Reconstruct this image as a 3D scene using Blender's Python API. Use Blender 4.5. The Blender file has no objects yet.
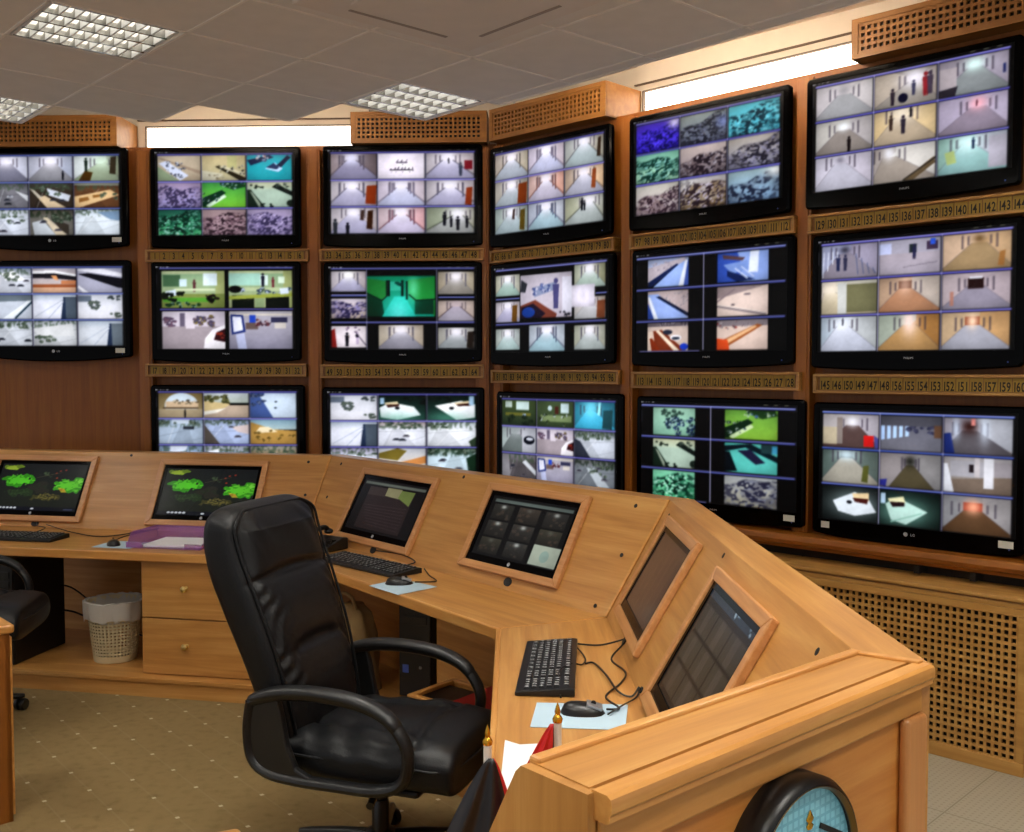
import bpy, math, random
import numpy as np
from mathutils import Matrix, Vector
R_ = math.radians
SC = bpy.context.scene
COL = SC.collection

# ------------------------------------------------------------------ materials
def lin(h):
    h = h.lstrip('#')
    v = [int(h[i:i+2], 16)/255 for i in (0, 2, 4)]
    return tuple(x/12.92 if x <= .04045 else ((x+.055)/1.055)**2.4 for x in v)
def new_mat(name):
    m = bpy.data.materials.new(name); m.use_nodes = True
    nt = m.node_tree
    return m, nt, nt.nodes['Principled BSDF']
def plain(name, c, rough=.5, metal=0, spec=.5, coat=0, alpha=1, trans=0, bump=0, bscale=200):
    m, nt, b = new_mat(name)
    c = lin(c)+(1,)
    b.inputs['Roughness'].default_value = rough
    b.inputs['Metallic'].default_value = metal
    b.inputs['Specular IOR Level'].default_value = spec
    b.inputs['Coat Weight'].default_value = coat
    b.inputs['Transmission Weight'].default_value = trans
    b.inputs['Alpha'].default_value = alpha
    # slight procedural variation of the colour
    tc = nt.nodes.new('ShaderNodeTexCoord'); n = nt.nodes.new('ShaderNodeTexNoise')
    n.inputs['Scale'].default_value = 9; n.inputs['Detail'].default_value = 3
    nt.links.new(tc.outputs['Object'], n.inputs['Vector'])
    mx = nt.nodes.new('ShaderNodeMix'); mx.data_type = 'RGBA'
    mx.inputs[6].default_value = tuple(x*.93 for x in c[:3])+(1,); mx.inputs[7].default_value = tuple(min(1, x*1.06) for x in c[:3])+(1,)
    nt.links.new(n.outputs['Fac'], mx.inputs[0]); nt.links.new(mx.outputs[2], b.inputs['Base Color'])
    if bump:
        n2 = nt.nodes.new('ShaderNodeTexNoise'); n2.inputs['Scale'].default_value = bscale; n2.inputs['Detail'].default_value = 4
        nt.links.new(tc.outputs['Object'], n2.inputs['Vector'])
        bp = nt.nodes.new('ShaderNodeBump'); bp.inputs['Strength'].default_value = bump; bp.inputs['Distance'].default_value = .003
        nt.links.new(n2.outputs['Fac'], bp.inputs['Height']); nt.links.new(bp.outputs['Normal'], b.inputs['Normal'])
    return m
def wood(name, dark, mid, light, axis=0, rough=.38, scale=1.0, coat=.15, cathedral=.6):
    m, nt, b = new_mat(name)
    tc = nt.nodes.new('ShaderNodeTexCoord'); mp = nt.nodes.new('ShaderNodeMapping')
    s = [14*scale]*3; s[axis] = .9*scale
    mp.inputs['Scale'].default_value = s
    nt.links.new(tc.outputs['Object'], mp.inputs['Vector'])
    n1 = nt.nodes.new('ShaderNodeTexNoise'); n1.inputs['Scale'].default_value = 1.6; n1.inputs['Detail'].default_value = 7; n1.inputs['Roughness'].default_value = .62
    n1.inputs['Distortion'].default_value = .6
    mp2 = nt.nodes.new('ShaderNodeMapping'); s2 = [90*scale]*3; s2[axis] = 2.2*scale
    mp2.inputs['Scale'].default_value = s2
    nt.links.new(tc.outputs['Object'], mp2.inputs['Vector'])
    n2 = nt.nodes.new('ShaderNodeTexNoise'); n2.inputs['Scale'].default_value = 1.5; n2.inputs['Detail'].default_value = 3
    nt.links.new(mp.outputs[0], n1.inputs['Vector']); nt.links.new(mp2.outputs[0], n2.inputs['Vector'])
    mp3 = nt.nodes.new('ShaderNodeMapping'); s3 = [5*scale]*3; s3[axis] = .55*scale
    mp3.inputs['Scale'].default_value = s3
    nt.links.new(tc.outputs['Object'], mp3.inputs['Vector'])
    n3 = nt.nodes.new('ShaderNodeTexNoise'); n3.inputs['Scale'].default_value = 1.2; n3.inputs['Detail'].default_value = 1
    nt.links.new(mp3.outputs[0], n3.inputs['Vector'])
    wv = nt.nodes.new('ShaderNodeMath'); wv.operation = 'MULTIPLY'; wv.inputs[1].default_value = 34
    nt.links.new(n3.outputs['Fac'], wv.inputs[0])
    sn = nt.nodes.new('ShaderNodeMath'); sn.operation = 'SINE'; nt.links.new(wv.outputs[0], sn.inputs[0])
    a1 = nt.nodes.new('ShaderNodeMath'); a1.operation = 'MULTIPLY_ADD'; a1.inputs[1].default_value = .11*cathedral
    nt.links.new(sn.outputs[0], a1.inputs[0]); nt.links.new(n1.outputs['Fac'], a1.inputs[2])
    a2 = nt.nodes.new('ShaderNodeMath'); a2.operation = 'MULTIPLY_ADD'; a2.inputs[1].default_value = .22
    nt.links.new(n2.outputs['Fac'], a2.inputs[0]); nt.links.new(a1.outputs[0], a2.inputs[2])
    r = nt.nodes.new('ShaderNodeValToRGB')
    r.color_ramp.elements[0].position = .33; r.color_ramp.elements[0].color = lin(dark)+(1,)
    r.color_ramp.elements[1].position = .86; r.color_ramp.elements[1].color = lin(light)+(1,)
    e = r.color_ramp.elements.new(.6); e.color = lin(mid)+(1,)
    nt.links.new(a2.outputs[0], r.inputs[0]); nt.links.new(r.outputs[0], b.inputs['Base Color'])
    b.inputs['Roughness'].default_value = rough; b.inputs['Coat Weight'].default_value = coat; b.inputs['Coat Roughness'].default_value = .25
    bp = nt.nodes.new('ShaderNodeBump'); bp.inputs['Strength'].default_value = .05; bp.inputs['Distance'].default_value = .002
    nt.links.new(n2.outputs['Fac'], bp.inputs['Height']); nt.links.new(bp.outputs['Normal'], b.inputs['Normal'])
    return m
def emit(name, c, s):
    m, nt, b = new_mat(name)
    b.inputs['Base Color'].default_value = (.8, .8, .8, 1)
    b.inputs['Emission Color'].default_value = lin(c)+(1,); b.inputs['Emission Strength'].default_value = s
    return m
def screen_mat(name, s, rough=.22, spec=.35):
    m, nt, b = new_mat(name)
    b.inputs['Base Color'].default_value = (.004, .004, .005, 1); b.inputs['Roughness'].default_value = rough
    b.inputs['Specular IOR Level'].default_value = spec
    a = nt.nodes.new('ShaderNodeAttribute'); a.attribute_name = 'picture'
    nt.links.new(a.outputs['Color'], b.inputs['Emission Color']); b.inputs['Emission Strength'].default_value = s
    return m

OAK = ('#a57034', '#bb8442', '#cd9a57')
M = {}
M['oak'] = wood('oak_veneer', *OAK)
M['oak_y'] = wood('oak_veneer_cross', *OAK, axis=1)
M['oak_z'] = wood('oak_veneer_upright', *OAK, axis=2)
M['oak_lip'] = wood('oak_lipping', '#b67a38', '#ca8d46', '#d8a25a', rough=.3)
M['end_wood'] = wood('end_panel_wood', '#b0682a', '#c27c36', '#d2924a')
M['frame_wood'] = wood('beech_frame', '#b57c48', '#c48c56', '#d09a64', rough=.35, scale=2)
M['wall_wood'] = wood('wall_veneer', '#7a4208', '#8a4e0c', '#965a12', axis=2, rough=.5, coat=.05, cathedral=.2)
M['post_wood'] = wood('post_veneer', '#864a0c', '#965810', '#a26418', axis=2, rough=.45, cathedral=.2)
M['ledge_wood'] = wood('ledge_mahogany', '#7e4612', '#905418', '#a06424', rough=.3)
M['cab_wood'] = wood('cabinet_oak', '#a8783a', '#ba8a46', '#ca9c56', rough=.45)
M['vent_wood'] = wood('vent_oak', '#84541e', '#946226', '#a27032', rough=.5)
M['black_plastic'] = plain('black_plastic', '#0b0b0c', .35)
M['gloss_black'] = plain('gloss_black', '#020203', .14, spec=.07)
M['matt_black'] = plain('matt_black', '#08080a', .6)
M['leather'] = plain('black_leather', '#0a0c0f', .42, spec=.36, bump=.25, bscale=260)
M['arm_plastic'] = plain('arm_plastic', '#121314', .38, bump=.1, bscale=500)
M['pc_black'] = plain('computer_case_black', '#060607', .5)
M['brass'] = plain('brass', '#f2d488', .3, metal=1)
M['gold'] = plain('gold', '#d9a63a', .25, metal=1)
M['white'] = plain('white_plastic', '#e9e9e6', .45)
M['paper'] = plain('white_paper', '#eceef0', .8)
M['blue_paper'] = plain('pale_blue_paper', '#b9d3e2', .8)
M['cream'] = plain('cream_plastic', '#cbbd96', .45)
M['liner'] = plain('bin_liner', '#d9d6cf', .4, alpha=.75, bump=.3, bscale=40)
M['purple'] = plain('purple_acrylic', '#a866b4', .12, spec=.6, alpha=.5)
M['key'] = plain('key_black', '#131315', .4)
M['legend'] = plain('legend_white', '#c9cbcc', .6)
M['cable'] = plain('cable_black', '#0b0a0a', .45)
M['silver'] = plain('silver_plastic', '#9a9ca0', .3, metal=.6)
M['logo'] = plain('logo_silver', '#b4b6ba', .35, metal=.3)
M['sticker'] = plain('sticker_white', '#dcdcd2', .7)
M['tag'] = plain('tag_yellow', '#9c7c2a', .6)
M['tag_ink'] = plain('tag_ink', '#17120a', .7)
M['rail'] = wood('rail_wood', '#6e4418', '#7d5020', '#8d5e2a', rough=.4, scale=2)
M['rail_lip'] = wood('rail_lip', '#92642c', '#a57638', '#b88a48', rough=.35, scale=2)
M['ceiling'] = plain('ceiling_board', '#e8e2da', .9, bump=.15, bscale=120)
M['tbar'] = plain('ceiling_bar', '#f4ece2', .5)
M['plaster'] = plain('white_plaster', '#e6ddcf', .9)
M['alu'] = plain('louvre_aluminium', '#8f8c86', .1, metal=1)
M['cassette'] = plain('cassette_plastic', '#e2d8cc', .5)
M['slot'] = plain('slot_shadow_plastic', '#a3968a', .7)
M['tan'] = plain('tan_canvas', '#8f7448', .9, bump=.5, bscale=180)
M['red'] = plain('red_board', '#a31f1c', .5)
M['flag_red'] = plain('flag_red_satin', '#c01818', .45)
M['flag_black'] = plain('flag_black_satin', '#101014', .38)
M['flag_white'] = plain('flag_white_satin', '#dadada', .45)
M['flag_green'] = plain('flag_green_satin', '#12502c', .45)
M['pole_white'] = plain('pole_white', '#e4e1da', .35)
M['maroon'] = plain('maroon_leatherette', '#4a1512', .5)
M['daylight'] = emit('daylight_pane', '#fff0dc', 5.5)
M['cove'] = emit('cove_tube', '#ffe8cc', 62)
M['gasket'] = plain('window_gasket', '#5a4a3a', .6)
M['tube'] = emit('fluorescent_tube', '#fffaf0', 5)
M['chrome'] = plain('chrome', '#c9c9c9', .15, metal=1)
M['blue_sticker'] = plain('blue_sticker', '#3d56a8', .4)
M['tv_screen'] = screen_mat('television_picture', 1.06, .3, .08)
M['pc_screen'] = screen_mat('monitor_picture', 1.0, .2, .14)

def clock_mat():
    m, nt, b = new_mat('clock_dial')
    tc = nt.nodes.new('ShaderNodeTexCoord'); sx = nt.nodes.new('ShaderNodeSeparateXYZ')
    nt.links.new(tc.outputs['Object'], sx.inputs[0])
    outs = []
    for k in (0, 2):
        a = nt.nodes.new('ShaderNodeMath'); a.operation = 'MULTIPLY'; a.inputs[1].default_value = 70
        f = nt.nodes.new('ShaderNodeMath'); f.operation = 'FRACT'
        g = nt.nodes.new('ShaderNodeMath'); g.operation = 'COMPARE'; g.inputs[1].default_value = .5; g.inputs[2].default_value = .16
        nt.links.new(sx.outputs[k], a.inputs[0]); nt.links.new(a.outputs[0], f.inputs[0]); nt.links.new(f.outputs[0], g.inputs[0]); outs.append(g)
    mx = nt.nodes.new('ShaderNodeMath'); mx.operation = 'MAXIMUM'
    nt.links.new(outs[0].outputs[0], mx.inputs[0]); nt.links.new(outs[1].outputs[0], mx.inputs[1])
    c = nt.nodes.new('ShaderNodeMix'); c.data_type = 'RGBA'
    c.inputs[6].default_value = lin('#8fd4e6')+(1,); c.inputs[7].default_value = lin('#74bcd2')+(1,)
    nt.links.new(mx.outputs[0], c.inputs[0]); nt.links.new(c.outputs[2], b.inputs['Base Color'])
    b.inputs['Roughness'].default_value = .35
    return m
M['dial'] = clock_mat()

def carpet_mat():
    m, nt, b = new_mat('dotted_carpet')
    N, L = nt.nodes.new, nt.links.new
    tc = N('ShaderNodeTexCoord')
    p = (.135, .104); q = (.152, -.178); o = (-2.032, 4.676)
    det = p[0]*q[1]-p[1]*q[0]
    inv = ((q[1]/det, -q[0]/det), (-p[1]/det, p[0]/det))
    sub = N('ShaderNodeVectorMath'); sub.operation = 'SUBTRACT'; sub.inputs[1].default_value = (o[0], o[1], 0)
    L(tc.outputs['Object'], sub.inputs[0])
    cs = []
    for row in inv:
        d = N('ShaderNodeVectorMath'); d.operation = 'DOT_PRODUCT'; d.inputs[1].default_value = (row[0], row[1], 0)
        L(sub.outputs[0], d.inputs[0])
        a = N('ShaderNodeMath'); a.operation = 'ADD'; a.inputs[1].default_value = .5; L(d.outputs['Value'], a.inputs[0])
        f = N('ShaderNodeMath'); f.operation = 'FRACT'; L(a.outputs[0], f.inputs[0])
        s = N('ShaderNodeMath'); s.operation = 'SUBTRACT'; s.inputs[1].default_value = .5; L(f.outputs[0], s.inputs[0])
        ab = N('ShaderNodeMath'); ab.operation = 'ABSOLUTE'; L(s.outputs[0], ab.inputs[0]); cs.append(ab)
    def less(n, v):
        l = N('ShaderNodeMath'); l.operation = 'LESS_THAN'; l.inputs[1].default_value = v; L(n.outputs[0], l.inputs[0]); return l
    d1, d2 = less(cs[0], .045), less(cs[1], .035)
    dot = N('ShaderNodeMath'); dot.operation = 'MULTIPLY'; L(d1.outputs[0], dot.inputs[0]); L(d2.outputs[0], dot.inputs[1])
    ln = less(cs[0], .022)
    n1 = N('ShaderNodeTexNoise'); n1.inputs['Scale'].default_value = 320; n1.inputs['Detail'].default_value = 2
    n2 = N('ShaderNodeTexNoise'); n2.inputs['Scale'].default_value = 22; n2.inputs['Detail'].default_value = 6
    L(tc.outputs['Object'], n1.inputs['Vector']); L(tc.outputs['Object'], n2.inputs['Vector'])
    ad = N('ShaderNodeMath'); ad.operation = 'ADD'; L(n1.outputs['Fac'], ad.inputs[0]); L(n2.outputs['Fac'], ad.inputs[1])
    r = N('ShaderNodeValToRGB'); r.color_ramp.elements[0].position = .45; r.color_ramp.elements[1].position = 1.55
    r.color_ramp.elements[0].color = lin('#6c5636')+(1,); r.color_ramp.elements[1].color = lin('#8e7850')+(1,)
    L(ad.outputs[0], r.inputs[0])
    m1 = N('ShaderNodeMix'); m1.data_type = 'RGBA'; m1.inputs[7].default_value = lin('#9a8862')+(1,)
    sc = N('ShaderNodeMath'); sc.operation = 'MULTIPLY'; sc.inputs[1].default_value = .3; L(ln.outputs[0], sc.inputs[0])
    L(sc.outputs[0], m1.inputs[0]); L(r.outputs[0], m1.inputs[6])
    m2 = N('ShaderNodeMix'); m2.data_type = 'RGBA'; m2.inputs[7].default_value = lin('#d0c4a2')+(1,)
    sd = N('ShaderNodeMath'); sd.operation = 'MULTIPLY'; sd.inputs[1].default_value = .8; L(dot.outputs[0], sd.inputs[0])
    L(sd.outputs[0], m2.inputs[0]); L(m1.outputs[2], m2.inputs[6]); L(m2.outputs[2], b.inputs['Base Color'])
    b.inputs['Roughness'].default_value = .95; b.inputs['Specular IOR Level'].default_value = .1
    bp = N('ShaderNodeBump'); bp.inputs['Strength'].default_value = .5; bp.inputs['Distance'].default_value = .004
    L(n1.outputs['Fac'], bp.inputs['Height']); L(bp.outputs['Normal'], b.inputs['Normal'])
    return m
def tile_mat():
    m, nt, b = new_mat('perforated_floor_tile')
    N, L = nt.nodes.new, nt.links.new
    tc = N('ShaderNodeTexCoord'); mp = N('ShaderNodeMapping'); mp.inputs['Rotation'].default_value = (0, 0, R_(44.5))
    L(tc.outputs['Object'], mp.inputs[0])
    sx = N('ShaderNodeSeparateXYZ'); L(mp.outputs[0], sx.inputs[0])
    def grid(freq, half):
        o = []
        for k in (0, 1):
            a = N('ShaderNodeMath'); a.operation = 'MULTIPLY'; a.inputs[1].default_value = freq; L(sx.outputs[k], a.inputs[0])
            f = N('ShaderNodeMath'); f.operation = 'FRACT'; L(a.outputs[0], f.inputs[0])
            g = N('ShaderNodeMath'); g.operation = 'COMPARE'; g.inputs[1].default_value = .5; g.inputs[2].default_value = half; L(f.outputs[0], g.inputs[0]); o.append(g)
        return o
    g = grid(42, .2); dots = N('ShaderNodeMath'); dots.operation = 'MULTIPLY'; L(g[0].outputs[0], dots.inputs[0]); L(g[1].outputs[0], dots.inputs[1])
    g = grid(1/.6, .005); ln = N('ShaderNodeMath'); ln.operation = 'MAXIMUM'; L(g[0].outputs[0], ln.inputs[0]); L(g[1].outputs[0], ln.inputs[1])
    m1 = N('ShaderNodeMix'); m1.data_type = 'RGBA'; m1.inputs[6].default_value = lin('#b4ac96')+(1,); m1.inputs[7].default_value = lin('#a49c86')+(1,)
    L(dots.outputs[0], m1.inputs[0])
    m2 = N('ShaderNodeMix'); m2.data_type = 'RGBA'; m2.inputs[7].default_value = lin('#928a74')+(1,)
    L(ln.outputs[0], m2.inputs[0]); L(m1.outputs[2], m2.inputs[6]); L(m2.outputs[2], b.inputs['Base Color'])
    b.inputs['Roughness'].default_value = .45
    return m
M['carpet'] = carpet_mat(); M['floor_tile'] = tile_mat()

# ------------------------------------------------------------------ mesh building
I4 = Matrix.Identity(4)
class MB:
    def __init__(s): s.v = []; s.f = []; s.mi = []; s.cur = 0; s.T = I4
    def add(s, vs, fs):
        o = len(s.v)
        s.v += [tuple(s.T @ Vector(p)) for p in vs]
        for f in fs: s.f.append([i+o for i in f]); s.mi.append(s.cur)
        return s
    def box(s, x0, x1, y0, y1, z0, z1):
        return s.add([(x0,y0,z0),(x1,y0,z0),(x1,y1,z0),(x0,y1,z0),(x0,y0,z1),(x1,y0,z1),(x1,y1,z1),(x0,y1,z1)],
                     [(3,2,1,0),(4,5,6,7),(0,1,5,4),(1,2,6,5),(2,3,7,6),(3,0,4,7)])
    def prism(s, pts, z0, z1):                       # polygon in XY (counter-clockwise), extruded in z
        a = sum(pts[i][0]*pts[(i+1) % len(pts)][1]-pts[(i+1) % len(pts)][0]*pts[i][1] for i in range(len(pts)))
        if a < 0: pts = pts[::-1]
        n = len(pts)
        return s.add([(p[0], p[1], z0) for p in pts]+[(p[0], p[1], z1) for p in pts],
                     [tuple(range(n))[::-1], tuple(range(n, 2*n))]+[(i, (i+1) % n, n+(i+1) % n, n+i) for i in range(n)])
    def prism_y(s, pts, y0, y1):                     # polygon in XZ, extruded in y (front at y0)
        a = sum(pts[i][0]*pts[(i+1) % len(pts)][1]-pts[(i+1) % len(pts)][0]*pts[i][1] for i in range(len(pts)))
        if a < 0: pts = pts[::-1]
        n = len(pts)
        return s.add([(p[0], y0, p[1]) for p in pts]+[(p[0], y1, p[1]) for p in pts],
                     [tuple(range(n)), tuple(range(n, 2*n))[::-1]]+[(i, n+i, n+(i+1) % n, (i+1) % n) for i in range(n)])
    def slab(s, q, n, t):                            # quad q (4 points) thickened by t along n
        n = Vector(n)*t
        q = [Vector(p) for p in q]
        a = q+[p+n for p in q]
        fs = [(0,1,2,3),(7,6,5,4),(0,4,5,1),(1,5,6,2),(2,6,7,3),(3,7,4,0)]
        nn = (q[1]-q[0]).cross(q[2]-q[0])
        if nn.dot(n) > 0: fs = [f[::-1] for f in fs]
        return s.add(a, fs)
    def loft(s, rings, closed=True, cap=True):
        n = len(rings[0]); vs = [p for r in rings for p in r]; fs = []
        for k in range(len(rings)-1):
            for i in range(n if closed else n-1):
                j = (i+1) % n
                fs.append((k*n+i, k*n+j, (k+1)*n+j, (k+1)*n+i))
        if cap and closed:
            fs.append(tuple(range(n))[::-1]); fs.append(tuple(range((len(rings)-1)*n, len(rings)*n)))
        return s.add(vs, fs)
    def lathe(s, prof, n=32, cap=True):              # (r, z) profile round z
        return s.loft([[(r*math.cos(2*math.pi*i/n), r*math.sin(2*math.pi*i/n), z) for i in range(n)] for r, z in prof], True, cap)
    def tube(s, path, r, n=8, r2=None, up=None):     # r: number or list; r2: second radius for a flattened section
        P = [Vector(p) for p in path]; k = len(P); rings = []
        prev = None
        for i, p in enumerate(P):
            t = (P[min(i+1, k-1)]-P[max(i-1, 0)])
            t = t.normalized() if t.length > 1e-9 else Vector((0, 0, 1))
            if up is not None: side = Vector(up)
            elif prev is not None: side = prev
            else: side = Vector((0, 0, 1)) if abs(t.z) < .9 else Vector((1, 0, 0))
            side = (side-t*side.dot(t)).normalized(); prev = side
            oth = t.cross(side)
            ra = r[i] if isinstance(r, (list, tuple)) else r
            rb = ra if r2 is None else (r2[i] if isinstance(r2, (list, tuple)) else r2)
            rings.append([tuple(p+side*(ra*math.cos(2*math.pi*j/n))+oth*(rb*math.sin(2*math.pi*j/n))) for j in range(n)])
        return s.loft(rings)
    def sphere(s, c, r, n=16, sx=1, sy=1, sz=1):
        m = n//2
        rings = [[(c[0]+sx*r*math.sin(math.pi*k/m)*math.cos(2*math.pi*i/n), c[1]+sy*r*math.sin(math.pi*k/m)*math.sin(2*math.pi*i/n), c[2]-sz*r*math.cos(math.pi*k/m)) for i in range(n)] for k in range(m+1)]
        rings[0] = [tuple(Vector(p)*1) for p in rings[0]]
        return s.loft(rings)
def smooth_path(P, k=6):
    P = [Vector(p) for p in P]; out = []
    for i in range(len(P)-1):
        a, b, c, d = P[max(i-1, 0)], P[i], P[i+1], P[min(i+2, len(P)-1)]
        for j in range(k):
            t = j/k
            out.append(.5*((2*b)+(c-a)*t+(2*a-5*b+4*c-d)*t*t+(3*b-a-3*c+d)*t**3))
    return out+[P[-1]]
def obj(name, mb, mats, parent=None, smooth=False, bevel=0, seg=2, loc=None, rotz=0, angle=40):
    me = bpy.data.meshes.new(name)
    me.from_pydata(mb.v, [], mb.f)
    mats = mats if isinstance(mats, (list, tuple)) else [mats]
    for m in mats: me.materials.append(M[m] if isinstance(m, str) else m)
    if len(mats) > 1: me.polygons.foreach_set('material_index', mb.mi)
    if smooth:
        me.polygons.foreach_set('use_smooth', [True]*len(me.polygons))
        try: me.set_sharp_from_angle(angle=R_(angle))
        except Exception: pass
    me.update()
    o = bpy.data.objects.new(name, me); COL.objects.link(o)
    if parent is not None: o.parent = parent
    if loc is not None: o.location = loc; o.rotation_euler = (0, 0, rotz)
    if bevel:
        b = o.modifiers.new('edge', 'BEVEL'); b.width = bevel; b.segments = seg; b.limit_method = 'ANGLE'; b.angle_limit = R_(35)
        b.harden_normals = False
    return o
def tag(o, label=None, cat=None, group=None, kind=None):
    if label: o['label'] = label
    if cat: o['category'] = cat
    if group: o['group'] = group
    if kind: o['kind'] = kind
    return o
def thing(name, label, cat, loc=(0, 0, 0), rotz=0, group=None):
    o = bpy.data.objects.new(name, None); COL.objects.link(o); o.empty_display_size = .1
    o.location = loc; o.rotation_euler = (0, 0, rotz)
    return tag(o, label, cat, group)
def struct(name, mb, mats, **k):
    return tag(obj(name, mb, mats, **k), kind='structure')
def frame(loc, a):                                   # x runs to the right along a surface that looks along -y; a = turn in degrees
    return Matrix.Translation(Vector(loc)) @ Matrix.Rotation(R_(-a), 4, 'Z')
# letters as flat meshes
GLYPH = {}
def make_glyphs(chars):
    tmp = []
    for ch in chars:
        cu = bpy.data.curves.new('glyph', 'FONT'); cu.body = ch; cu.size = 1; cu.resolution_u = 3; cu.offset = .022
        o = bpy.data.objects.new('glyph', cu); COL.objects.link(o); tmp.append((ch, o))
    bpy.context.view_layer.update()
    dg = bpy.context.evaluated_depsgraph_get()
    for ch, o in tmp:
        e = o.evaluated_get(dg); me = e.to_mesh()
        vs = [tuple(v.co) for v in me.vertices]; fs = [tuple(p.vertices) for p in me.polygons]
        w = (max(v[0] for v in vs) if vs else .3)
        GLYPH[ch] = (vs, fs, w); e.to_mesh_clear()
    for ch, o in tmp:
        cu = o.data; bpy.data.objects.remove(o); bpy.data.curves.remove(cu)
make_glyphs('0123456789ABCDEFGHIJKLMNOPQRSTUVWXYZ')
def text(mb, s, x, y, z, h, sx=1.0, center=True):    # upright text on a surface that looks along -y
    w = sum(GLYPH[c][2]+.08 for c in s)*h*sx
    cx = x-w/2 if center else x
    for c in s:
        vs, fs, gw = GLYPH[c]
        mb.add([(cx+v[0]*h*sx, y, z+v[1]*h) for v in vs], fs)
        cx += (gw+.08)*h*sx
    return mb
# ------------------------------------------------------------------ pictures shown on the screens
def rgb(h): h = h.lstrip('#'); return np.array([int(h[i:i+2], 16)/255 for i in (0, 2, 4)])
SS = 3
class Cell:
    def __init__(s, a):
        s.a = a; h, w = a.shape[:2]
        s.X, s.Y = np.meshgrid((np.arange(w)+.5)/w, (np.arange(h)+.5)/h)
        s.asp = w/max(1, h)
    def mix(s, m, c, al=1.0):
        m = (m*al)[..., None]; s.a[:] = s.a*(1-m)+rgb(c)*m; return s
    def fill(s, c): s.a[:] = rgb(c); return s
    def vg(s, t, b, y0=0, y1=1):
        k = np.clip((s.Y-y0)/(y1-y0), 0, 1)[..., None]; m = ((s.Y >= y0) & (s.Y <= y1))[..., None]
        s.a[:] = np.where(m, rgb(t)*(1-k)+rgb(b)*k, s.a); return s
    def rect(s, x0, y0, x1, y1, c, al=1): return s.mix(((s.X >= x0) & (s.X <= x1) & (s.Y >= y0) & (s.Y <= y1)).astype(float), c, al)
    def poly(s, P, c, al=1):
        ins = np.zeros(s.X.shape, bool); n = len(P)
        for i in range(n):
            (x0, y0), (x1, y1) = P[i], P[(i+1) % n]
            if y0 == y1: continue
            cond = ((y0 > s.Y) != (y1 > s.Y)) & (s.X < (x1-x0)*(s.Y-y0)/(y1-y0)+x0)
            ins ^= cond
        return s.mix(ins.astype(float), c, al)
    def ell(s, cx, cy, rx, ry, c, al=1): return s.mix((((s.X-cx)/rx)**2+((s.Y-cy)/ry)**2 <= 1).astype(float), c, al)
    def glow(s, cx, cy, rx, ry, c, al=1): return s.mix(np.exp(-((s.X-cx)/rx)**2-((s.Y-cy)/ry)**2), c, al)
    def line(s, x0, y0, x1, y1, w, c, al=1):
        dx, dy = (x1-x0)*s.asp, y1-y0; L2 = dx*dx+dy*dy+1e-9
        px, py = (s.X-x0)*s.asp, s.Y-y0
        t = np.clip((px*dx+py*dy)/L2, 0, 1); d = np.hypot(px-t*dx, py-t*dy)
        return s.mix((d < w/2).astype(float), c, al)
    def man(s, x, y, h, c='#14141c', al=.95):
        s.ell(x, y, h*.09/s.asp*1.2, h*.1, c, al); s.poly([(x-.16*h/s.asp, y+h*.12), (x+.16*h/s.asp, y+h*.12), (x+.13*h/s.asp, y+h*.55), (x+.11*h/s.asp, y+h), (x-.11*h/s.asp, y+h), (x-.13*h/s.asp, y+h*.55)], c, al); return s
    def blobs(s, n, box, cols, r, seed, al=.85):
        g = random.Random(seed); m = np.full(s.X.shape, -9.0)
        for _ in range(n):
            x, y = g.uniform(box[0], box[2]), g.uniform(box[1], box[3]); k = g.uniform(.55, 1.25)*r
            m = np.maximum(m, 1-((s.X-x)*s.asp/(1.3*k))**2-((s.Y-y)/(k*g.uniform(.6, 1)))**2)
        q = m+(vnoise(s, 34, 24, seed)-.5)*1.1
        s.mix(np.clip((q-.12)*5, 0, 1), cols[0], al)
        s.mix(np.clip((q-.2)*5, 0, 1)*np.clip((vnoise(s, 40, 28, seed+3)-.5)*8, 0, 1), cols[min(1, len(cols)-1)], al)
        if len(cols) > 2: s.mix(np.clip((q-.2)*5, 0, 1)*np.clip((vnoise(s, 28, 22, seed+6)-.58)*9, 0, 1), cols[2], al)
        return s
def vnoise(c, nx, ny, seed):
    g = np.random.RandomState(seed).rand(ny+2, nx+2)
    x, y = c.X*nx, c.Y*ny; i, j = x.astype(int), y.astype(int); u, v = x-i, y-j
    u = u*u*(3-2*u); v = v*v*(3-2*v)
    return (g[j, i]*(1-u)+g[j, i+1]*u)*(1-v)+(g[j+1, i]*(1-u)+g[j+1, i+1]*u)*v
def grain(c, seed, a=.07):
    n = (vnoise(c, 6, 4, seed)-.5)*a+(vnoise(c, 26, 18, seed+1)-.5)*a*.7-.30*np.clip(((c.X-.5)**2+(c.Y-.5)**2)*2-.12, 0, 1)
    c.a[:] = np.clip(c.a*(1+n[..., None]), 0, 1); return c
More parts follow.
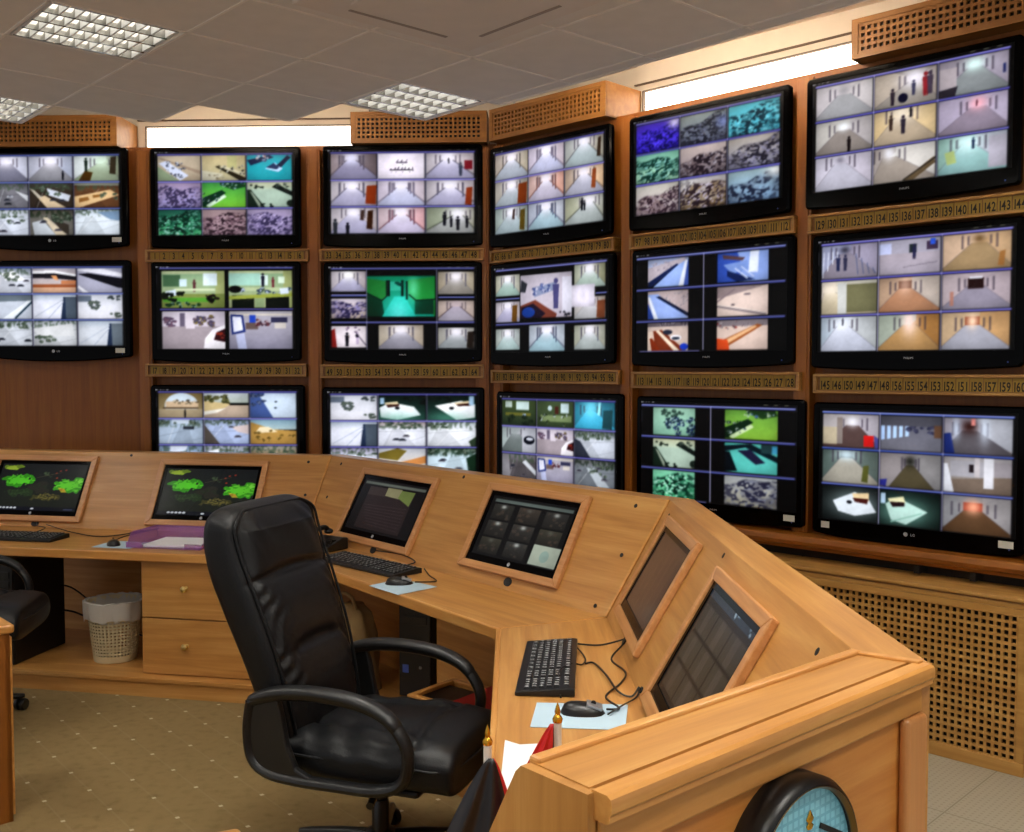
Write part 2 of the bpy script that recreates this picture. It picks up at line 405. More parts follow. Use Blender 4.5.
# a corridor seen from a camera under its ceiling
def cor(c, wl, wr, fl, gl='#f6f2ff', v=(.5, .16), hw=.11, fx=(-.05, 1.05), cl=None, door=None, rail=None, men=(), end=None, ga=.9, posts=0, gr=(.24, .3)):
    c.fill(wl); vx, vy = v; hb = .13
    c.poly([(vx+hw, 0), (1, 0), (1, 1), (.5, 1), (vx, vy+hb), (vx+hw, vy)], wr)
    c.poly([(fx[0], 1), (vx-hw, vy+hb), (vx+hw, vy+hb), (fx[1], 1), (fx[1], 1.1), (fx[0], 1.1)], fl)
    if cl: c.poly([(vx-.34, 0), (vx+.34, 0), (vx+hw, vy-.05), (vx-hw, vy-.05)], cl)
    if end: c.rect(vx-hw, vy-.1, vx+hw, vy+hb, end)
    c.glow(vx, vy+.02, gr[0], gr[1], gl, ga)
    for k in (-1, 1):
        c.line(vx+k*hw, vy+hb, (fx[0] if k < 0 else fx[1]), 1, .018, '#55505c', .45); c.line(vx+k*hw, vy-.06, vx+k*.5, -.1, .014, '#77727e', .35)
        for q, dd in ((1.5, .13), (2.3, .22)):
            x = vx+k*hw*q; c.poly([(x-.012, vy-.07*q*.6), (x+.022, vy-.07*q*.6), (x+.022, vy+hb*(q*.95)), (x-.012, vy+hb*(q*.95))], '#443e4a', .62)
    if rail:
        c.line(fx[0], .93, vx-hw, vy+hb, .035, rail, .8); c.line(fx[1], .93, vx+hw, vy+hb, .035, rail, .8)
    for k in range(posts):
        d = .75**k
        c.rect(vx-hw*2.4*d-.018, vy-.08, vx-hw*2.4*d+.012, vy+.42*d, rail or '#555566', .85); c.rect(vx+hw*2.4*d-.012, vy-.08, vx+hw*2.4*d+.02, vy+.5*d, rail or '#555566', .85)
    if door:
        for x0, x1, y0, y1, k in door: c.poly([(x0, y0), (x1, y0-.03), (x1-.02, y1), (x0-.03, y1-.03)], k)
    for m in men: c.man(*m)
    return c
# rows of desks and chairs on a coloured floor
def hall(c, top, bot, cols, seed, n=42, y0=.16, tilt=-.25, s=1.0, glow=None):
    c.vg(top, bot)
    k = n/46
    ln = y0+.06*np.sin(c.X*9+seed)-tilt*(.5-c.X)
    reg = np.clip((c.Y-ln)/.07, 0, 1)*np.clip(1.25-np.abs(c.X-.5-.1*math.sin(seed))*1.1-np.clip(c.Y-.8, 0, 1)*1.2, 0, 1)
    sh = c.Y+tilt*(c.X-.5)
    d = Cell.__new__(Cell); d.X, d.Y = c.X*.7+.3*sh*.5, np.clip(sh*.75+.18, 0, .999); d.X = np.clip(d.X, 0, .999)
    n1 = .6*vnoise(d, int(30*k), int(25*k), seed)+.4*vnoise(d, int(13*k), int(12*k), seed+7); n2 = vnoise(d, int(36*k), int(28*k), seed+50); n3 = vnoise(d, int(9*k), int(8*k), seed+90)
    c.mix(reg*np.clip((n3-.3)*3, 0, 1), cols[2], .6)
    c.mix(reg*np.clip((n2-.56)*7, 0, 1), cols[1], .9)
    c.mix(reg*np.clip((n1-.47)*10, 0, 1), cols[0], .95)
    if glow: c.glow(*glow)
    return c
def desks(c, floor, top, dark, lite, seed):           # a control room floor with long dark desks
    c.vg(top, floor); c.poly([(0, .62), (.45, .3), (.55, .42), (.1, .98), (0, .98)], dark, .95)
    c.poly([(.08, .92), (.5, .48), (.56, .58), (.16, 1)], lite); c.blobs(10, (0, .35, .4, .8), [dark, '#dfe8e0', '#20304a'], .06, seed)
    c.poly([(.4, 0), (.95, .0), (1, .18), (.72, .3), (.42, .12)], dark, .8); c.blobs(10, (.4, .02, .95, .24), [lite, '#30508a', dark], .06, seed+1); return c
def yard(c, sky, ground, seed, polys=(), cars=0, trees=0, treebox=(0, .1, 1, .3), carbox=(.1, .3, .9, .9), tc='#4a5a48'):
    c.vg(sky, ground, 0, .3); c.rect(0, .3, 1, 1, ground)
    g = random.Random(seed+9); sh = '%02x%02x%02x' % tuple(int(255*x*.78) for x in rgb(ground))
    x0 = g.uniform(.1, .5); c.poly([(x0, .28), (x0+.18, .28), (x0+g.uniform(.3, .6), 1), (x0-.2, 1)], sh, .5)
    c.line(g.uniform(-.1, .3), 1, g.uniform(.3, .6), .25, .02, '#f2f2f6', .6); c.line(0, g.uniform(.4, .7), 1, g.uniform(.3, .5), .025, sh, .8); c.line(.3, 1, 1, g.uniform(.5, .8), .02, sh, .7)
    c.mix(np.clip((.34-c.Y+.12*(vnoise(c, 9, 3, seed)-.5))*9, 0, 1)*np.clip((vnoise(c, 26, 10, seed+2)-.42)*6, 0, 1), tc, .65)
    for P, k in polys: c.poly(P, k)
    if trees: c.blobs(trees, treebox, ['#3a463c', tc, '#7a8478'], .085, seed)
    for _ in range(cars):
        x, y = g.uniform(carbox[0], carbox[2]), g.uniform(carbox[1], carbox[3]); w = .05+.05*y; k = g.choice(['#22242c', '#3a3c46', '#5a5660', '#c8ccd8'])
        c.poly([(x-w, y), (x-w*.5, y-w*.7), (x+w*.5, y-w*.7), (x+w, y), (x+w*.9, y+w*.4), (x-w*.9, y+w*.4)], k, .9); c.poly([(x-w*.4, y-w*.55), (x+w*.4, y-w*.55), (x+w*.5, y-w*.1), (x-w*.5, y-w*.1)], '#141820', .8)
    return c
BAR = '#6f6ad2'
def picture(W, Hh, cells, bars=None, vline=None, ui=True, sat=1.0):
    A = np.zeros((Hh*SS, W*SS, 3)); A[:] = rgb('#050507')
    root = Cell(A)
    for (x0, y0, x1, y1), fn in cells:
        a = A[int(y0*Hh*SS):int(y1*Hh*SS), int(x0*W*SS):int(x1*W*SS)]
        k = Cell(a); fn(k); grain(k, int(x0*97+y0*31)+W)
        # the little caption line that the recorder lays over each view
    for (x0, x1, y, c) in bars or []: root.rect(x0, y-.009, x1, y+.009, '#1a1c4c'); root.rect(x0, y-.007, x1, y+.005, c); root.rect(x0, y-.007, x1, y-.002, '#b4b0ea')
    for x, y0, y1 in vline or []: root.rect(x-.002, y0, x+.002, y1, '#9a98b8')
    if ui:
        for x, w in ((.0, .02), (.035, .008), (.055, .006), (.08, .014)): root.rect(x, .005, x+w, .02, '#b0b0b8', .8)
        for x in (.80, .86, .92): root.rect(x, .006, x+.025, .019, '#77776a', .7)
        root.rect(.004, .1, .010, .22, '#50505a', .7)
    B = A.reshape(Hh, SS, W, SS, 3).mean((1, 3))
    if not ui and W == 150: return B
    L_ = B.mean(2, keepdims=True); B = np.clip((L_+(B-L_)*1.02-.5)*1.16+.5, .012, 1)
    P = np.pad(B, ((1, 1), (1, 1), (0, 0)), 'edge')           # soft like a compressed video picture
    return .36*B+.12*(P[:-2, 1:-1]+P[2:, 1:-1]+P[1:-1, :-2]+P[1:-1, 2:])+.04*(P[:-2, :-2]+P[2:, :-2]+P[:-2, 2:]+P[2:, 2:])
GX = ((.025, .33), (.341, .648), (.66, .975)); GY = ((.055, .345), (.371, .660), (.686, .985))
def grid9(fns, gx=GX, gy=GY):
    return [((gx[i % 3][0], gy[i//3][0], gx[i % 3][1], gy[i//3][1]), f) for i, f in enumerate(fns)]
B9 = [(.02, .98, .04, BAR), (.02, .98, .358, BAR), (.02, .98, .673, BAR)]
B9L = [(.02, .98, .04, '#5a78c8'), (.02, .98, .358, '#4a68b8'), (.02, .98, .673, '#4a68b8')]
V9 = [(.3355, .04, .99), (.654, .04, .99)]

PALE = dict(wl='#b7b0b8', wr='#b4aab0', fl='#a6a3bd')
LAV = dict(wl='#c9bfd0', wr='#cdc0cc', fl='#b9bbd6')
def C_(**k): return lambda c: cor(c, **k)
def H_(*a, **k): return lambda c: hall(c, *a, **k)
RAIL = '#4c4a5c'
def arabic(c):
    c.fill('#eee6f4')
    for y, x0, x1 in ((.36, .40, .62), (.66, .26, .72)):
        c.line(x0, y, x1, y, .035, '#20182c'); g = random.Random(int(y*100))
        x = x0
        while x < x1:
            c.line(x, y, x+.02, y-g.uniform(.03, .09), .035, '#20182c'); c.ell(x+.03, y+g.choice((-.1, .08)), .008, .02, '#20182c'); x += g.uniform(.05, .1)
    c.line(.74, .56, .755, .7, .03, '#20182c')
def lobby(c):
    c.fill('#a59aa2'); c.rect(0, 0, 1, .4, '#cfc6d4'); c.rect(.28, .05, .36, .4, '#6d6478'); c.rect(.38, 0, .52, .46, '#d9d0dc')
    c.blobs(14, (.02, .18, .2, .38), ['#4a3c52', '#7a5a6a'], .06, 3); c.blobs(18, (.52, .12, .82, .42), ['#3c3850', '#8a7838', '#6a5a70'], .07, 4)
    c.poly([(.66, .98), (.68, .72), (.8, .48), (1, .36), (1, 1), (.8, 1)], '#f2eef6'); c.poly([(.82, .76), (.86, .56), (1, .46), (1, .82)], '#3a1c22'); c.blobs(5, (.88, .55, 1, .72), ['#a04030', '#201018'], .05, 5)
def foyer(c):
    c.vg('#b8b4c0', '#8f8ca0'); c.rect(0, .06, 1, .12, '#d8d0c8'); c.poly([(.02, .08), (.22, .1), (.26, .55), (.04, .62)], '#2c3a7a'); c.poly([(.05, .14), (.19, .15), (.22, .5), (.07, .56)], '#e6e8fa')
    c.rect(.32, .1, .42, .36, '#2f4fc0'); c.rect(.26, .3, .46, .48, '#6a5a58'); c.blobs(9, (.44, .2, .64, .4), ['#5a2a30', '#3a3440', '#c8bcc4'], .06, 6); c.rect(.66, .16, .92, .3, '#3c3c58'); c.rect(.72, .3, .9, .46, '#cfc8c4')
    c.poly([(.1, .62), (.24, .58), (.28, 1), (.14, 1)], '#c6cdf2', .8)
def klass(k):
    def f(c):
        c.vg('#8fae8c', '#a9b088'); c.rect(0, 0, 1, .08, '#b8c49c'); c.rect(.86, 0, 1, 1, '#a4ad78')
        if k == 0:
            c.rect(.02, .1, .3, .42, '#4e6e52'); c.rect(.28, .22, .4, .42, '#cfe4ee'); c.man(.52, .26, .3, '#5a3038'); c.rect(.66, .06, .88, .4, '#dcecf4'); c.rect(.2, .48, .85, .54, '#cad6b4')
            c.rect(0, .62, 1, 1, '#7f8c50'); c.rect(.02, .72, .85, .84, '#5c9a3c'); c.poly([(.06, .55), (.22, .5), (.24, .66), (.08, .7)], '#d4e2f2'); c.blobs(9, (0, .6, .3, .8), ['#0c120e'], .09, 7); c.blobs(8, (.74, .66, .95, .84), ['#140c10'], .08, 8); c.blobs(9, (.1, .85, .8, 1), ['#123018', '#8fae9a', '#101a20'], .07, 9)
        else:
            c.rect(0, .06, .5, .4, '#a8d2c4'); c.rect(.5, .12, .62, .4, '#d6e8e4'); c.man(.54, .1, .34, '#1c1c2c'); c.man(.7, .2, .26, '#6a2434'); c.rect(.78, .16, .88, .34, '#d6ead6')
            c.rect(0, .45, 1, .55, '#b6c49e'); c.blobs(10, (.2, .5, .95, .66), ['#23304c', '#c8d4ea', '#40503c'], .07, 10); c.rect(.05, .66, .4, 1, '#0c120e', .92); c.rect(.58, .66, .95, 1, '#0c100e', .92); c.rect(.42, .68, .56, 1, '#8ea07a'); c.poly([(.0, .68), (1, .6), (1, .7), (0, .78)], '#9aa44e'); c.poly([(.8, .48), (.94, .46), (.95, .62), (.82, .64)], '#dce8f8'); c.ell(.1, .5, .1, .1, '#0e1410')
    return f
def green_hall(c):
    c.vg('#178060', '#1ea088'); c.poly([(0, .05), (.28, .12), (.3, .5), (0, 1)], '#2a7a3c'); c.poly([(0, .4), (.22, .58), (.26, 1), (0, 1)], '#0c3a2a')
    c.poly([(.6, .1), (1, .02), (1, 1), (.7, .62), (.62, .5)], '#2a8a42'); c.rect(.7, .58, .98, .94, '#0d4030'); c.glow(.68, .3, .08, .3, '#6fe0b0', .7)
    c.poly([(.22, 1), (.4, .5), (.56, .5), (.72, 1)], '#2ec2b0'); c.glow(.46, .95, .16, .4, '#6fe8e4', .7); c.rect(.28, .1, .34, .5, '#082420'); c.rect(.5, .1, .54, .5, '#082420'); c.rect(.57, .12, .6, .58, '#0a3028'); c.rect(.34, .14, .5, .36, '#3aa890'); c.blobs(5, (.4, .12, .5, .25), ['#0a3a34'], .05, 2); c.line(0, .42, .22, .6, .03, '#0a2a22'); c.line(.22, .6, .3, .48, .03, '#0a2a22'); c.line(.62, .46, .72, .6, .03, '#0a2a22'); c.line(.72, .6, 1, .57, .03, '#0a2a22')
def street(c, cols=('#5a1a22',)):
    c.fill('#e4dae2'); c.poly([(0, .2), (.1, .1), (.16, 1), (0, 1)], '#8a2a26'); c.blobs(8, (.3, .05, .9, .3), ['#9a86a0', '#584a60'], .05, 3); c.man(.45, .35, .6, '#101018'); c.man(.75, .35, .5, '#b9a8c4'); c.ell(.74, .45, .05, .08, '#181824'); c.line(.7, .3, 1, .9, .04, '#4a4256')
def counter(c):
    c.fill('#c4bcca'); c.poly([(.02, .1), (.14, .2), (.1, .4), (0, .38)], '#3a3c44'); c.poly([(.24, .3), (.7, .2), (.74, .36), (.28, .52)], '#8a92b0'); c.blobs(12, (.26, .26, .7, .46), ['#3a4678', '#7a86b4', '#d8d4e4'], .06, 12)
    c.man(.7, .18, .62, '#4c4a78'); c.rect(.82, .1, 1, .9, '#e2e0f0'); c.poly([(0, .7), (.3, .58), (.72, .92), (.7, 1), (0, 1)], '#7a4438'); c.poly([(.02, .74), (.26, .66), (.5, .9), (.4, 1), (0, 1)], '#2a2030'); c.ell(.16, .86, .13, .12, '#28489a'); c.blobs(5, (.78, .86, .95, .98), ['#282830'], .04, 5)
def roofA(c):
    c.vg('#8c94b0', '#b9c4e6', 0, .35); c.poly([(0, .3), (.9, .0), (.95, .15), (.05, .95), (0, .95)], '#b8aeb8'); c.blobs(30, (.1, .1, .6, .4), ['#8a8090', '#d0c6cc'], .035, 5); c.poly([(0, .82), (.72, .2), (.76, .26), (.1, .98), (0, 1)], '#1e2a52'); c.poly([(.12, 1), (.76, .24), (.95, .1), (.8, 1)], '#9cb4ec'); c.poly([(.76, 1), (.92, .1), (.98, .1), (.88, 1)], '#e2e8fa')
    c.poly([(.88, 1), (.98, .1), (1, .1), (1, 1)], '#4c62b0')
def roofB(c):
    c.fill('#8fa6e0'); c.poly([(0, 0), (.4, 0), (.5, .5), (.45, 1), (0, 1)], '#3c58b0'); c.poly([(.65, .0), (.82, 0), (.8, .72), (.62, .7)], '#dfe6fa'); c.poly([(.1, .05), (.55, .2), (.5, .3), (.12, .2)], '#5a4448'); c.poly([(.12, .4), (.6, .3), (.62, .6), (.3, .72)], '#7f98d4'); c.poly([(.2, .6), (.75, .95), (.4, 1), (.2, .8)], '#1e2c58'); c.line(.36, .55, .6, .9, .05, '#cfd8f4'); c.line(.48, .5, .72, .85, .04, '#cfd8f4')
def roofC(c):
    c.fill('#b6a6a8'); c.blobs(30, (.45, .05, 1, .6), ['#7c7884', '#d4cac8'], .04, 6); c.poly([(0, .1), (.25, .1), (1, .98), (1, 1), (.12, 1)], '#9cb2ea'); c.poly([(.2, .2), (.3, .18), (1, .82), (1, .95)], '#161e38'); c.poly([(0, .4), (.16, 1), (0, 1)], '#3a5098'); c.poly([(0, .2), (.06, .2), (.26, 1), (.16, 1)], '#e6ecfa')
def roofD(c):
    c.fill('#dcc8c0'); c.poly([(0, 0), (1, 0), (.5, .2), (0, .4)], '#9a8a8c'); c.line(0, .5, .35, .1, .05, '#8a7a80'); c.line(0, .65, .95, .98, .08, '#8f8488'); c.line(0, .6, .95, .92, .03, '#efe2da'); c.ell(.6, .28, .07, .03, '#6a6068'); c.ell(.32, .62, .04, .03, '#544c52')
def roofE(c):
    c.fill('#cdbab2'); c.rect(0, 0, 1, .14, '#6f666c'); c.blobs(16, (.3, 0, 1, .14), ['#413c46', '#b4aab0'], .05, 4); c.poly([(.05, .3), (.35, .25), (.95, 1), (.2, 1)], '#7a3a26'); c.poly([(.2, .28), (.28, .26), (.8, 1), (.66, 1)], '#ead8c4'); c.ell(.5, .34, .12, .09, '#2c3040'); c.ell(.7, .54, .14, .1, '#e8e4ea'); c.ell(.7, .56, .1, .05, '#2c3444'); c.ell(.9, .86, .1, .12, '#2a48c4'); c.poly([(0, .3), (.14, .3), (.2, 1), (0, 1)], '#e0cabc'); c.poly([(.05, .55), (.12, .55), (.3, .95), (.3, 1), (.1, 1)], '#8a3a20')
def roofF(c):
    c.fill('#d6c0b6'); c.rect(0, 0, 1, .2, '#8a8086'); c.blobs(18, (0, .02, 1, .3), ['#4a444e', '#c8bcc0', '#9a3a34'], .05, 8); c.poly([(.0, .75), (.8, .15), (.9, .2), (.1, 1), (0, 1)], '#9a5a34'); c.poly([(.1, .72), (.75, .2), (.8, .24), (.18, .82)], '#e2b48a'); c.poly([(0, .6), (.22, .66), (.26, 1), (0, 1)], '#d2542c')
def shelf(c, floor='#2aa0b0'): 
    c.fill(floor); c.poly([(0, .2), (.5, .0), (.6, .1), (.08, .42)], '#1c2848'); c.blobs(8, (.15, .02, .5, .25), ['#e4ecf4', '#c07858', '#223a60'], .07, 3); c.poly([(.4, .55), (.62, .3), (.8, .55), (.7, .68)], '#b8d4f0'); c.poly([(.42, .5), (.6, .32), (.72, .5), (.66, .58)], '#243458'); c.poly([(.66, .42), (.9, .02), (.98, .1), (.76, .5)], '#16223e')
def bigroom(c, floor='#a8bcae', wall='#c8ccae'):
    c.vg(wall, floor, 0, .4); c.rect(0, .3, 1, 1, floor); c.poly([(0, .3), (.08, .3), (.4, 1), (0, 1)], '#223028'); c.poly([(.05, .35), (.12, .42), (.34, .98), (.26, 1)], '#8f9a8c'); c.blobs(7, (.08, .12, .36, .24), ['#1c2420'], .06, 2); c.poly([(.55, .2), (.66, .06), (1, .38), (1, .56)], '#1a2220'); c.blobs(6, (.6, .08, .95, .3), ['#5a665c', '#141a18'], .07, 3); c.blobs(5, (.3, .86, .6, 1), ['#18201c'], .06, 4); c.ell(.98, .85, .1, .14, '#26302a')
def lite_yard(c):
    c.vg('#c9cdd8', '#e8e8f2'); c.poly([(0, .05), (.3, .05), (.3, .3), (0, .3)], '#6a7484'); c.blobs(10, (.22, .3, .5, .6), ['#3a4444', '#5a6458'], .09, 3); c.blobs(7, (.7, .06, .95, .24), ['#3c4446'], .07, 4); c.blobs(6, (.75, .75, .95, .95), ['#4a544c'], .08, 5)
def slope_road(c, road='#dfe2f0', wall='#55606e'):
    c.fill(road); c.vg('#b8c4d4', road, 0, .3); c.poly([(.72, .1), (1, .1), (1, 1), (.76, 1)], wall); c.poly([(.7, .1), (.74, .1), (.76, 1), (.64, 1)], '#2c3850'); c.line(.05, .9, .7, .2, .03, '#b4bccc'); c.line(.35, .98, .7, .3, .03, '#aab2c4')
def stage(c, k=0):
    c.vg('#16221e', '#2a4640'); c.poly([(.02, .5), (.25, .28), (.75, .46), (.9, .8), (.4, 1), (.05, .9)], '#e8eef4') if k else c.poly([(.15, .42), (.7, .22), (.98, .36), (.98, .9), (.6, 1)], '#eef0f6')
    c.glow(.4, .95, .5, .25, '#6fbca4', .5); c.poly([(.12, .3), (.4, .25), (.44, .4), (.18, .44)] if k else [(.55, .3), (.85, .22), (.9, .4), (.62, .42)], '#d8c8a8'); c.poly([(.16, .38), (.44, .36), (.44, .44), (.2, .5)] if k else [(.6, .36), (.9, .3), (.9, .42), (.64, .44)], '#3a1c18'); c.ell(.4 if k else .5, .52, .05, .06, '#16161c'); c.rect(*( (.03, .1, .12, .36) if k else (.86, .02, .96, .4)), '#a8c8e4'); c.blobs(12, (.5, .0, 1, .4) if k else (.0, .0, .5, .3), ['#0c1412', '#22302a'], .08, 4)
def tank(c, night=False):
    c.vg('#15181a', '#1a1e16')
    def clump(cx, cy, rx, ry, cols, seed, k=22, th=.45, al=.9):
        m = np.clip(1.3-np.sqrt(((c.X-cx)/rx)**2+((c.Y-cy)/ry)**2)*1.3, 0, 1)
        n = vnoise(c, k, int(k*.7), seed)
        c.mix((m*.9+n*.75 > th+.55).astype(float), cols[0], al); c.mix((m*.9+vnoise(c, k*2, int(k*1.5), seed+1)*.75 > th+.75).astype(float), cols[1], al*.8)
    clump(.13, .1, .16, .11, ['#6f8c22', '#a8c438'], 3, th=.3); clump(.25, .36, .27, .18, ['#2f8c16', '#58c82a'], 4, th=.24); clump(.85, .45, .26, .2, ['#34921a', '#66cc30'], 5, th=.24); clump(.96, .36, .1, .1, ['#4aae22', '#86dc4c'], 6, th=.3)
    clump(.55, .22, .2, .12, ['#2f3c2a', '#46583a'], 7, 30, .6); clump(.62, .7, .34, .16, ['#39371c', '#6c6230'], 8, 30, .5); clump(.3, .62, .34, .2, ['#20301a', '#2f4424'], 9, 26, .5, .8); clump(.5, .5, .3, .2, ['#2a2620', '#1f2c1c'], 11, 18, .5, .7)
    for x, y in ((.66, .2), (.7, .15), (.76, .13), (.68, .3), (.8, .56)): c.ell(x, y, .012, .016, '#8c2c1c', .9)
    c.poly([(.72, .5), (.8, .52), (.84, .6), (.78, .6)], '#c8982c', .7); c.line(.45, .3, .72, .18, .012, '#4c4430', .7)
    c.rect(0, .91, 1, 1, '#0a0d18')
    for k in range(5): c.ell(.13+k*.042, .94, .018, .02, '#dfe4ea', .9)
    c.ell(.5, .95, .02, .018, '#cfd4de'); c.rect(.86, .94, .96, .97, '#39405a')
def mon_film(c):
    c.fill('#0e0d0e'); c.rect(.04, .05, .97, .1, '#5c625a'); c.rect(.14, .14, .84, .94, '#241c1c'); c.rect(.14, .14, .42, .3, '#332a28'); c.poly([(.42, .12), (.64, .12), (.64, .3), (.42, .28)], '#7c7858'); c.poly([(.64, .14), (.84, .14), (.82, .4), (.62, .28)], '#63703a')
    for k in range(8): c.line(.16+.02*k, .5+.05*k, .8, .46+.06*k, .012, '#33282a')
def mon_nine(c):
    c.fill('#0b0c0d'); c.rect(.05, .055, .97, .105, '#59645f')
    cs = ['#2c2c28', '#3a332c', '#2e2d2b', '#2c2b28', '#33312e', '#37352b', '#35332a', '#30302e']
    for i in range(8):
        x, y = .06+.315*(i % 3), .14+.28*(i//3)
        k = Cell(c.a[int(y*c.a.shape[0]):int((y+.25)*c.a.shape[0]), int(x*c.a.shape[1]):int((x+.25)*c.a.shape[1])]); k.vg(cs[i], '#1c1b19')
        k.blobs(7, (.1, .1, .9, .9), ['#4a443a', '#1c1c1c', '#5a3c2c'], .13, i, .5); k.glow(.5, .15, .12, .12, '#c8ccc6', .8 if i in (0, 2, 3, 4, 7) else .2)
    c.rect(.69, .66, .99, .97, '#a9b3a2'); c.ell(.84, .82, .05, .09, '#8fa79c')
def mon_reflection(c):  # reflection of the ceiling, painted as dark brown emission
    c.fill('#46342a'); c.rect(.93, 0, 1, 1, '#20170f')
    for k in range(6): c.rect(.02+.15*k, .08, .06+.15*k, .95, '#4e3c2e', .6)
def mon_dim9(c):  # brown of the views is the ceiling's reflection painted into the picture
    c.fill('#221d16'); c.rect(0, 0, 1, .07, '#2c3640'); c.blobs(5, (.55, .0, .98, .06), ['#a8bcc8', '#3c5a74'], .025, 4)
    for i in range(9):
        x, y = .05+.31*(i % 3), .13+.28*(i//3); c.rect(x, y, x+.29, y+.25, '#3c3529'); c.rect(x+.09, y, x+.18, y+.25, '#4a4036', .8)
# ------------------------------------------------------------------ room
CORN = (-.153, 6.72, 0)
FA = frame(CORN, 2.5); FB = frame(CORN, 44.5)
RA, RB = R_(-2.5), R_(-44.5)
def W(F, x, y, z=0): return F @ Vector((x, y, z))
def wxy(F, x, y): p = W(F, x, y); return (p.x, p.y)

mb = MB()
mb.box(-6.5, .74, -1.5, 7.6, -.1, 0); mb.cur = 1; mb.box(.74, 6.5, -1.5, 7.6, -.1, 0)
struct('floor', mb, ['carpet', 'floor_tile'])
# two wood-panelled walls that meet at a blunt corner; recessed bays between posts
mb = MB(); mb.box(-6.2, .04, .10, .14, 0, 3.2); mb.box(-6.2, .0, .14, .40, 3.17, 3.2)
struct('wall_left', mb, 'wall_wood', loc=CORN, rotz=RA)
mb = MB(); mb.box(-.03, 6.6, .10, .14, 0, 3.2); mb.box(.0, 6.6, .14, .40, 3.17, 3.2)
struct('wall_right', mb, 'wall_wood', loc=CORN, rotz=RB)
k = 1
for rot, xs in ((RA, (-4.62, -3.47, -2.32, -1.17, -.045)), (RB, (.05, 1.12, 2.245, 3.39, 4.53))):
    for x in xs:
        mb = MB(); mb.box(x-.045, x+.045, .035, .10, 0, 3.165); mb.box(x-.03, x+.03, .028, .036, 0, 3.165)
        struct('trim_%d' % k, mb, 'post_wood', loc=CORN, rotz=rot, bevel=.004); k += 1
# window band set back over the televisions
def window(n, rot, x0, x1):
    mb = MB(); y = .335
    mb.box(x0, x1, y, y+.04, 3.2, 3.225); mb.box(x0, x1, y, y+.04, 3.395, 3.43)
    mb.box(x0, x0+.05, y, y+.04, 3.225, 3.395); mb.box(x1-.05, x1, y, y+.04, 3.225, 3.395)
    mb.box(x0, x1, y+.012, y+.04, 3.43, 3.56)
    w = struct('window_%d' % n, mb, 'plaster', loc=CORN, rotz=rot)
    mb = MB(); mb.box(x0+.05, x1-.05, y-.004, y+.02, 3.388, 3.395); mb.box(x0+.05, x0+.057, y-.004, y+.02, 3.225, 3.388); mb.box(x1-.057, x1-.05, y-.004, y+.02, 3.225, 3.388); obj('gasket', mb, 'gasket', w)
    mb = MB(); mb.box(x0, x1, y-.02, y, 3.43, 3.437); obj('head_trim', mb, 'gasket', w)
    mb = MB(); mb.box(x0+.05, x1-.05, y+.02, y+.03, 3.2, 3.4)
    obj('pane', mb, 'daylight', w)
window(1, RA, -2.47, -.85); window(2, RB, .95, 2.72)
mb = MB(); mb.box(-6.2, .15, .38, .40, 3.2, 3.56)
struct('wall_left_upper', mb, 'plaster', loc=CORN, rotz=RA)
mb = MB(); mb.box(-.13, 6.6, .38, .40, 3.2, 3.56)
struct('wall_right_upper', mb, 'plaster', loc=CORN, rotz=RB)
# ceiling: boards in a grid that runs at an angle to the walls, a soffit above its edge
LP = Vector((-.6421, 4.6803)); LU = Vector((-.395, .4255)); LV = Vector((.4475, .3989)); CZ = 3.24
def lat(i, j): return LP+LU*i+LV*j
LIGHTS = [(1, -2), (4, -2), (1, 1), (-2, -2), (1, -5), (-2, -5), (-5, -2), (-5, 1), (4, -5), (-5, -5), (-8, -2), (-8, -5)]
mb = MB()
def quad(c, e, z0, z1):
    m = sum(c, Vector((0, 0)))/4
    P = [p+(m-p).normalized()*e for p in c]
    mb.prism([(p.x, p.y) for p in P], z0, z1)
seen = set()
for i in range(-13, 9):
    for j in range(-12, 3):
        if i+j+2 > 4: continue
        c = [lat(i, j), lat(i+1, j), lat(i+1, j+1), lat(i, j+1)]
        if j == 2:
            c = [lat(i, 2), lat(i+1, 2), lat(i+1, 2.16), lat(i, 2.16)]
        ctr = sum(c, Vector((0, 0)))/4
        if ctr.y < -1.6 or ctr.x < -6.2 or ctr.x > 5.5: continue
        if (i, j) not in LIGHTS: mb.cur = 0; quad(c, .008, CZ, CZ+.025)
        mb.cur = 1
        for a, b in ((c[0], c[1]), (c[1], c[2]), (c[2], c[3]), (c[3], c[0])):
            key = tuple(sorted((tuple(round(x, 3) for x in a), tuple(round(x, 3) for x in b))))
            if key in seen: continue
            seen.add(key); d = (b-a).normalized()*.007; nrm = Vector((-d.y, d.x))
            mb.prism([tuple(a-nrm), tuple(b-nrm), tuple(b+nrm), tuple(a+nrm)], CZ-.004, CZ+.02)
struct('ceiling', mb, ['ceiling', 'tbar'])
mb = MB(); mb.box(-6.5, 6.5, -1.5, 7.6, 3.56, 3.62)
struct('ceiling_soffit', mb, 'plaster')
LA = -math.degrees(math.atan2(LV.y, LV.x))
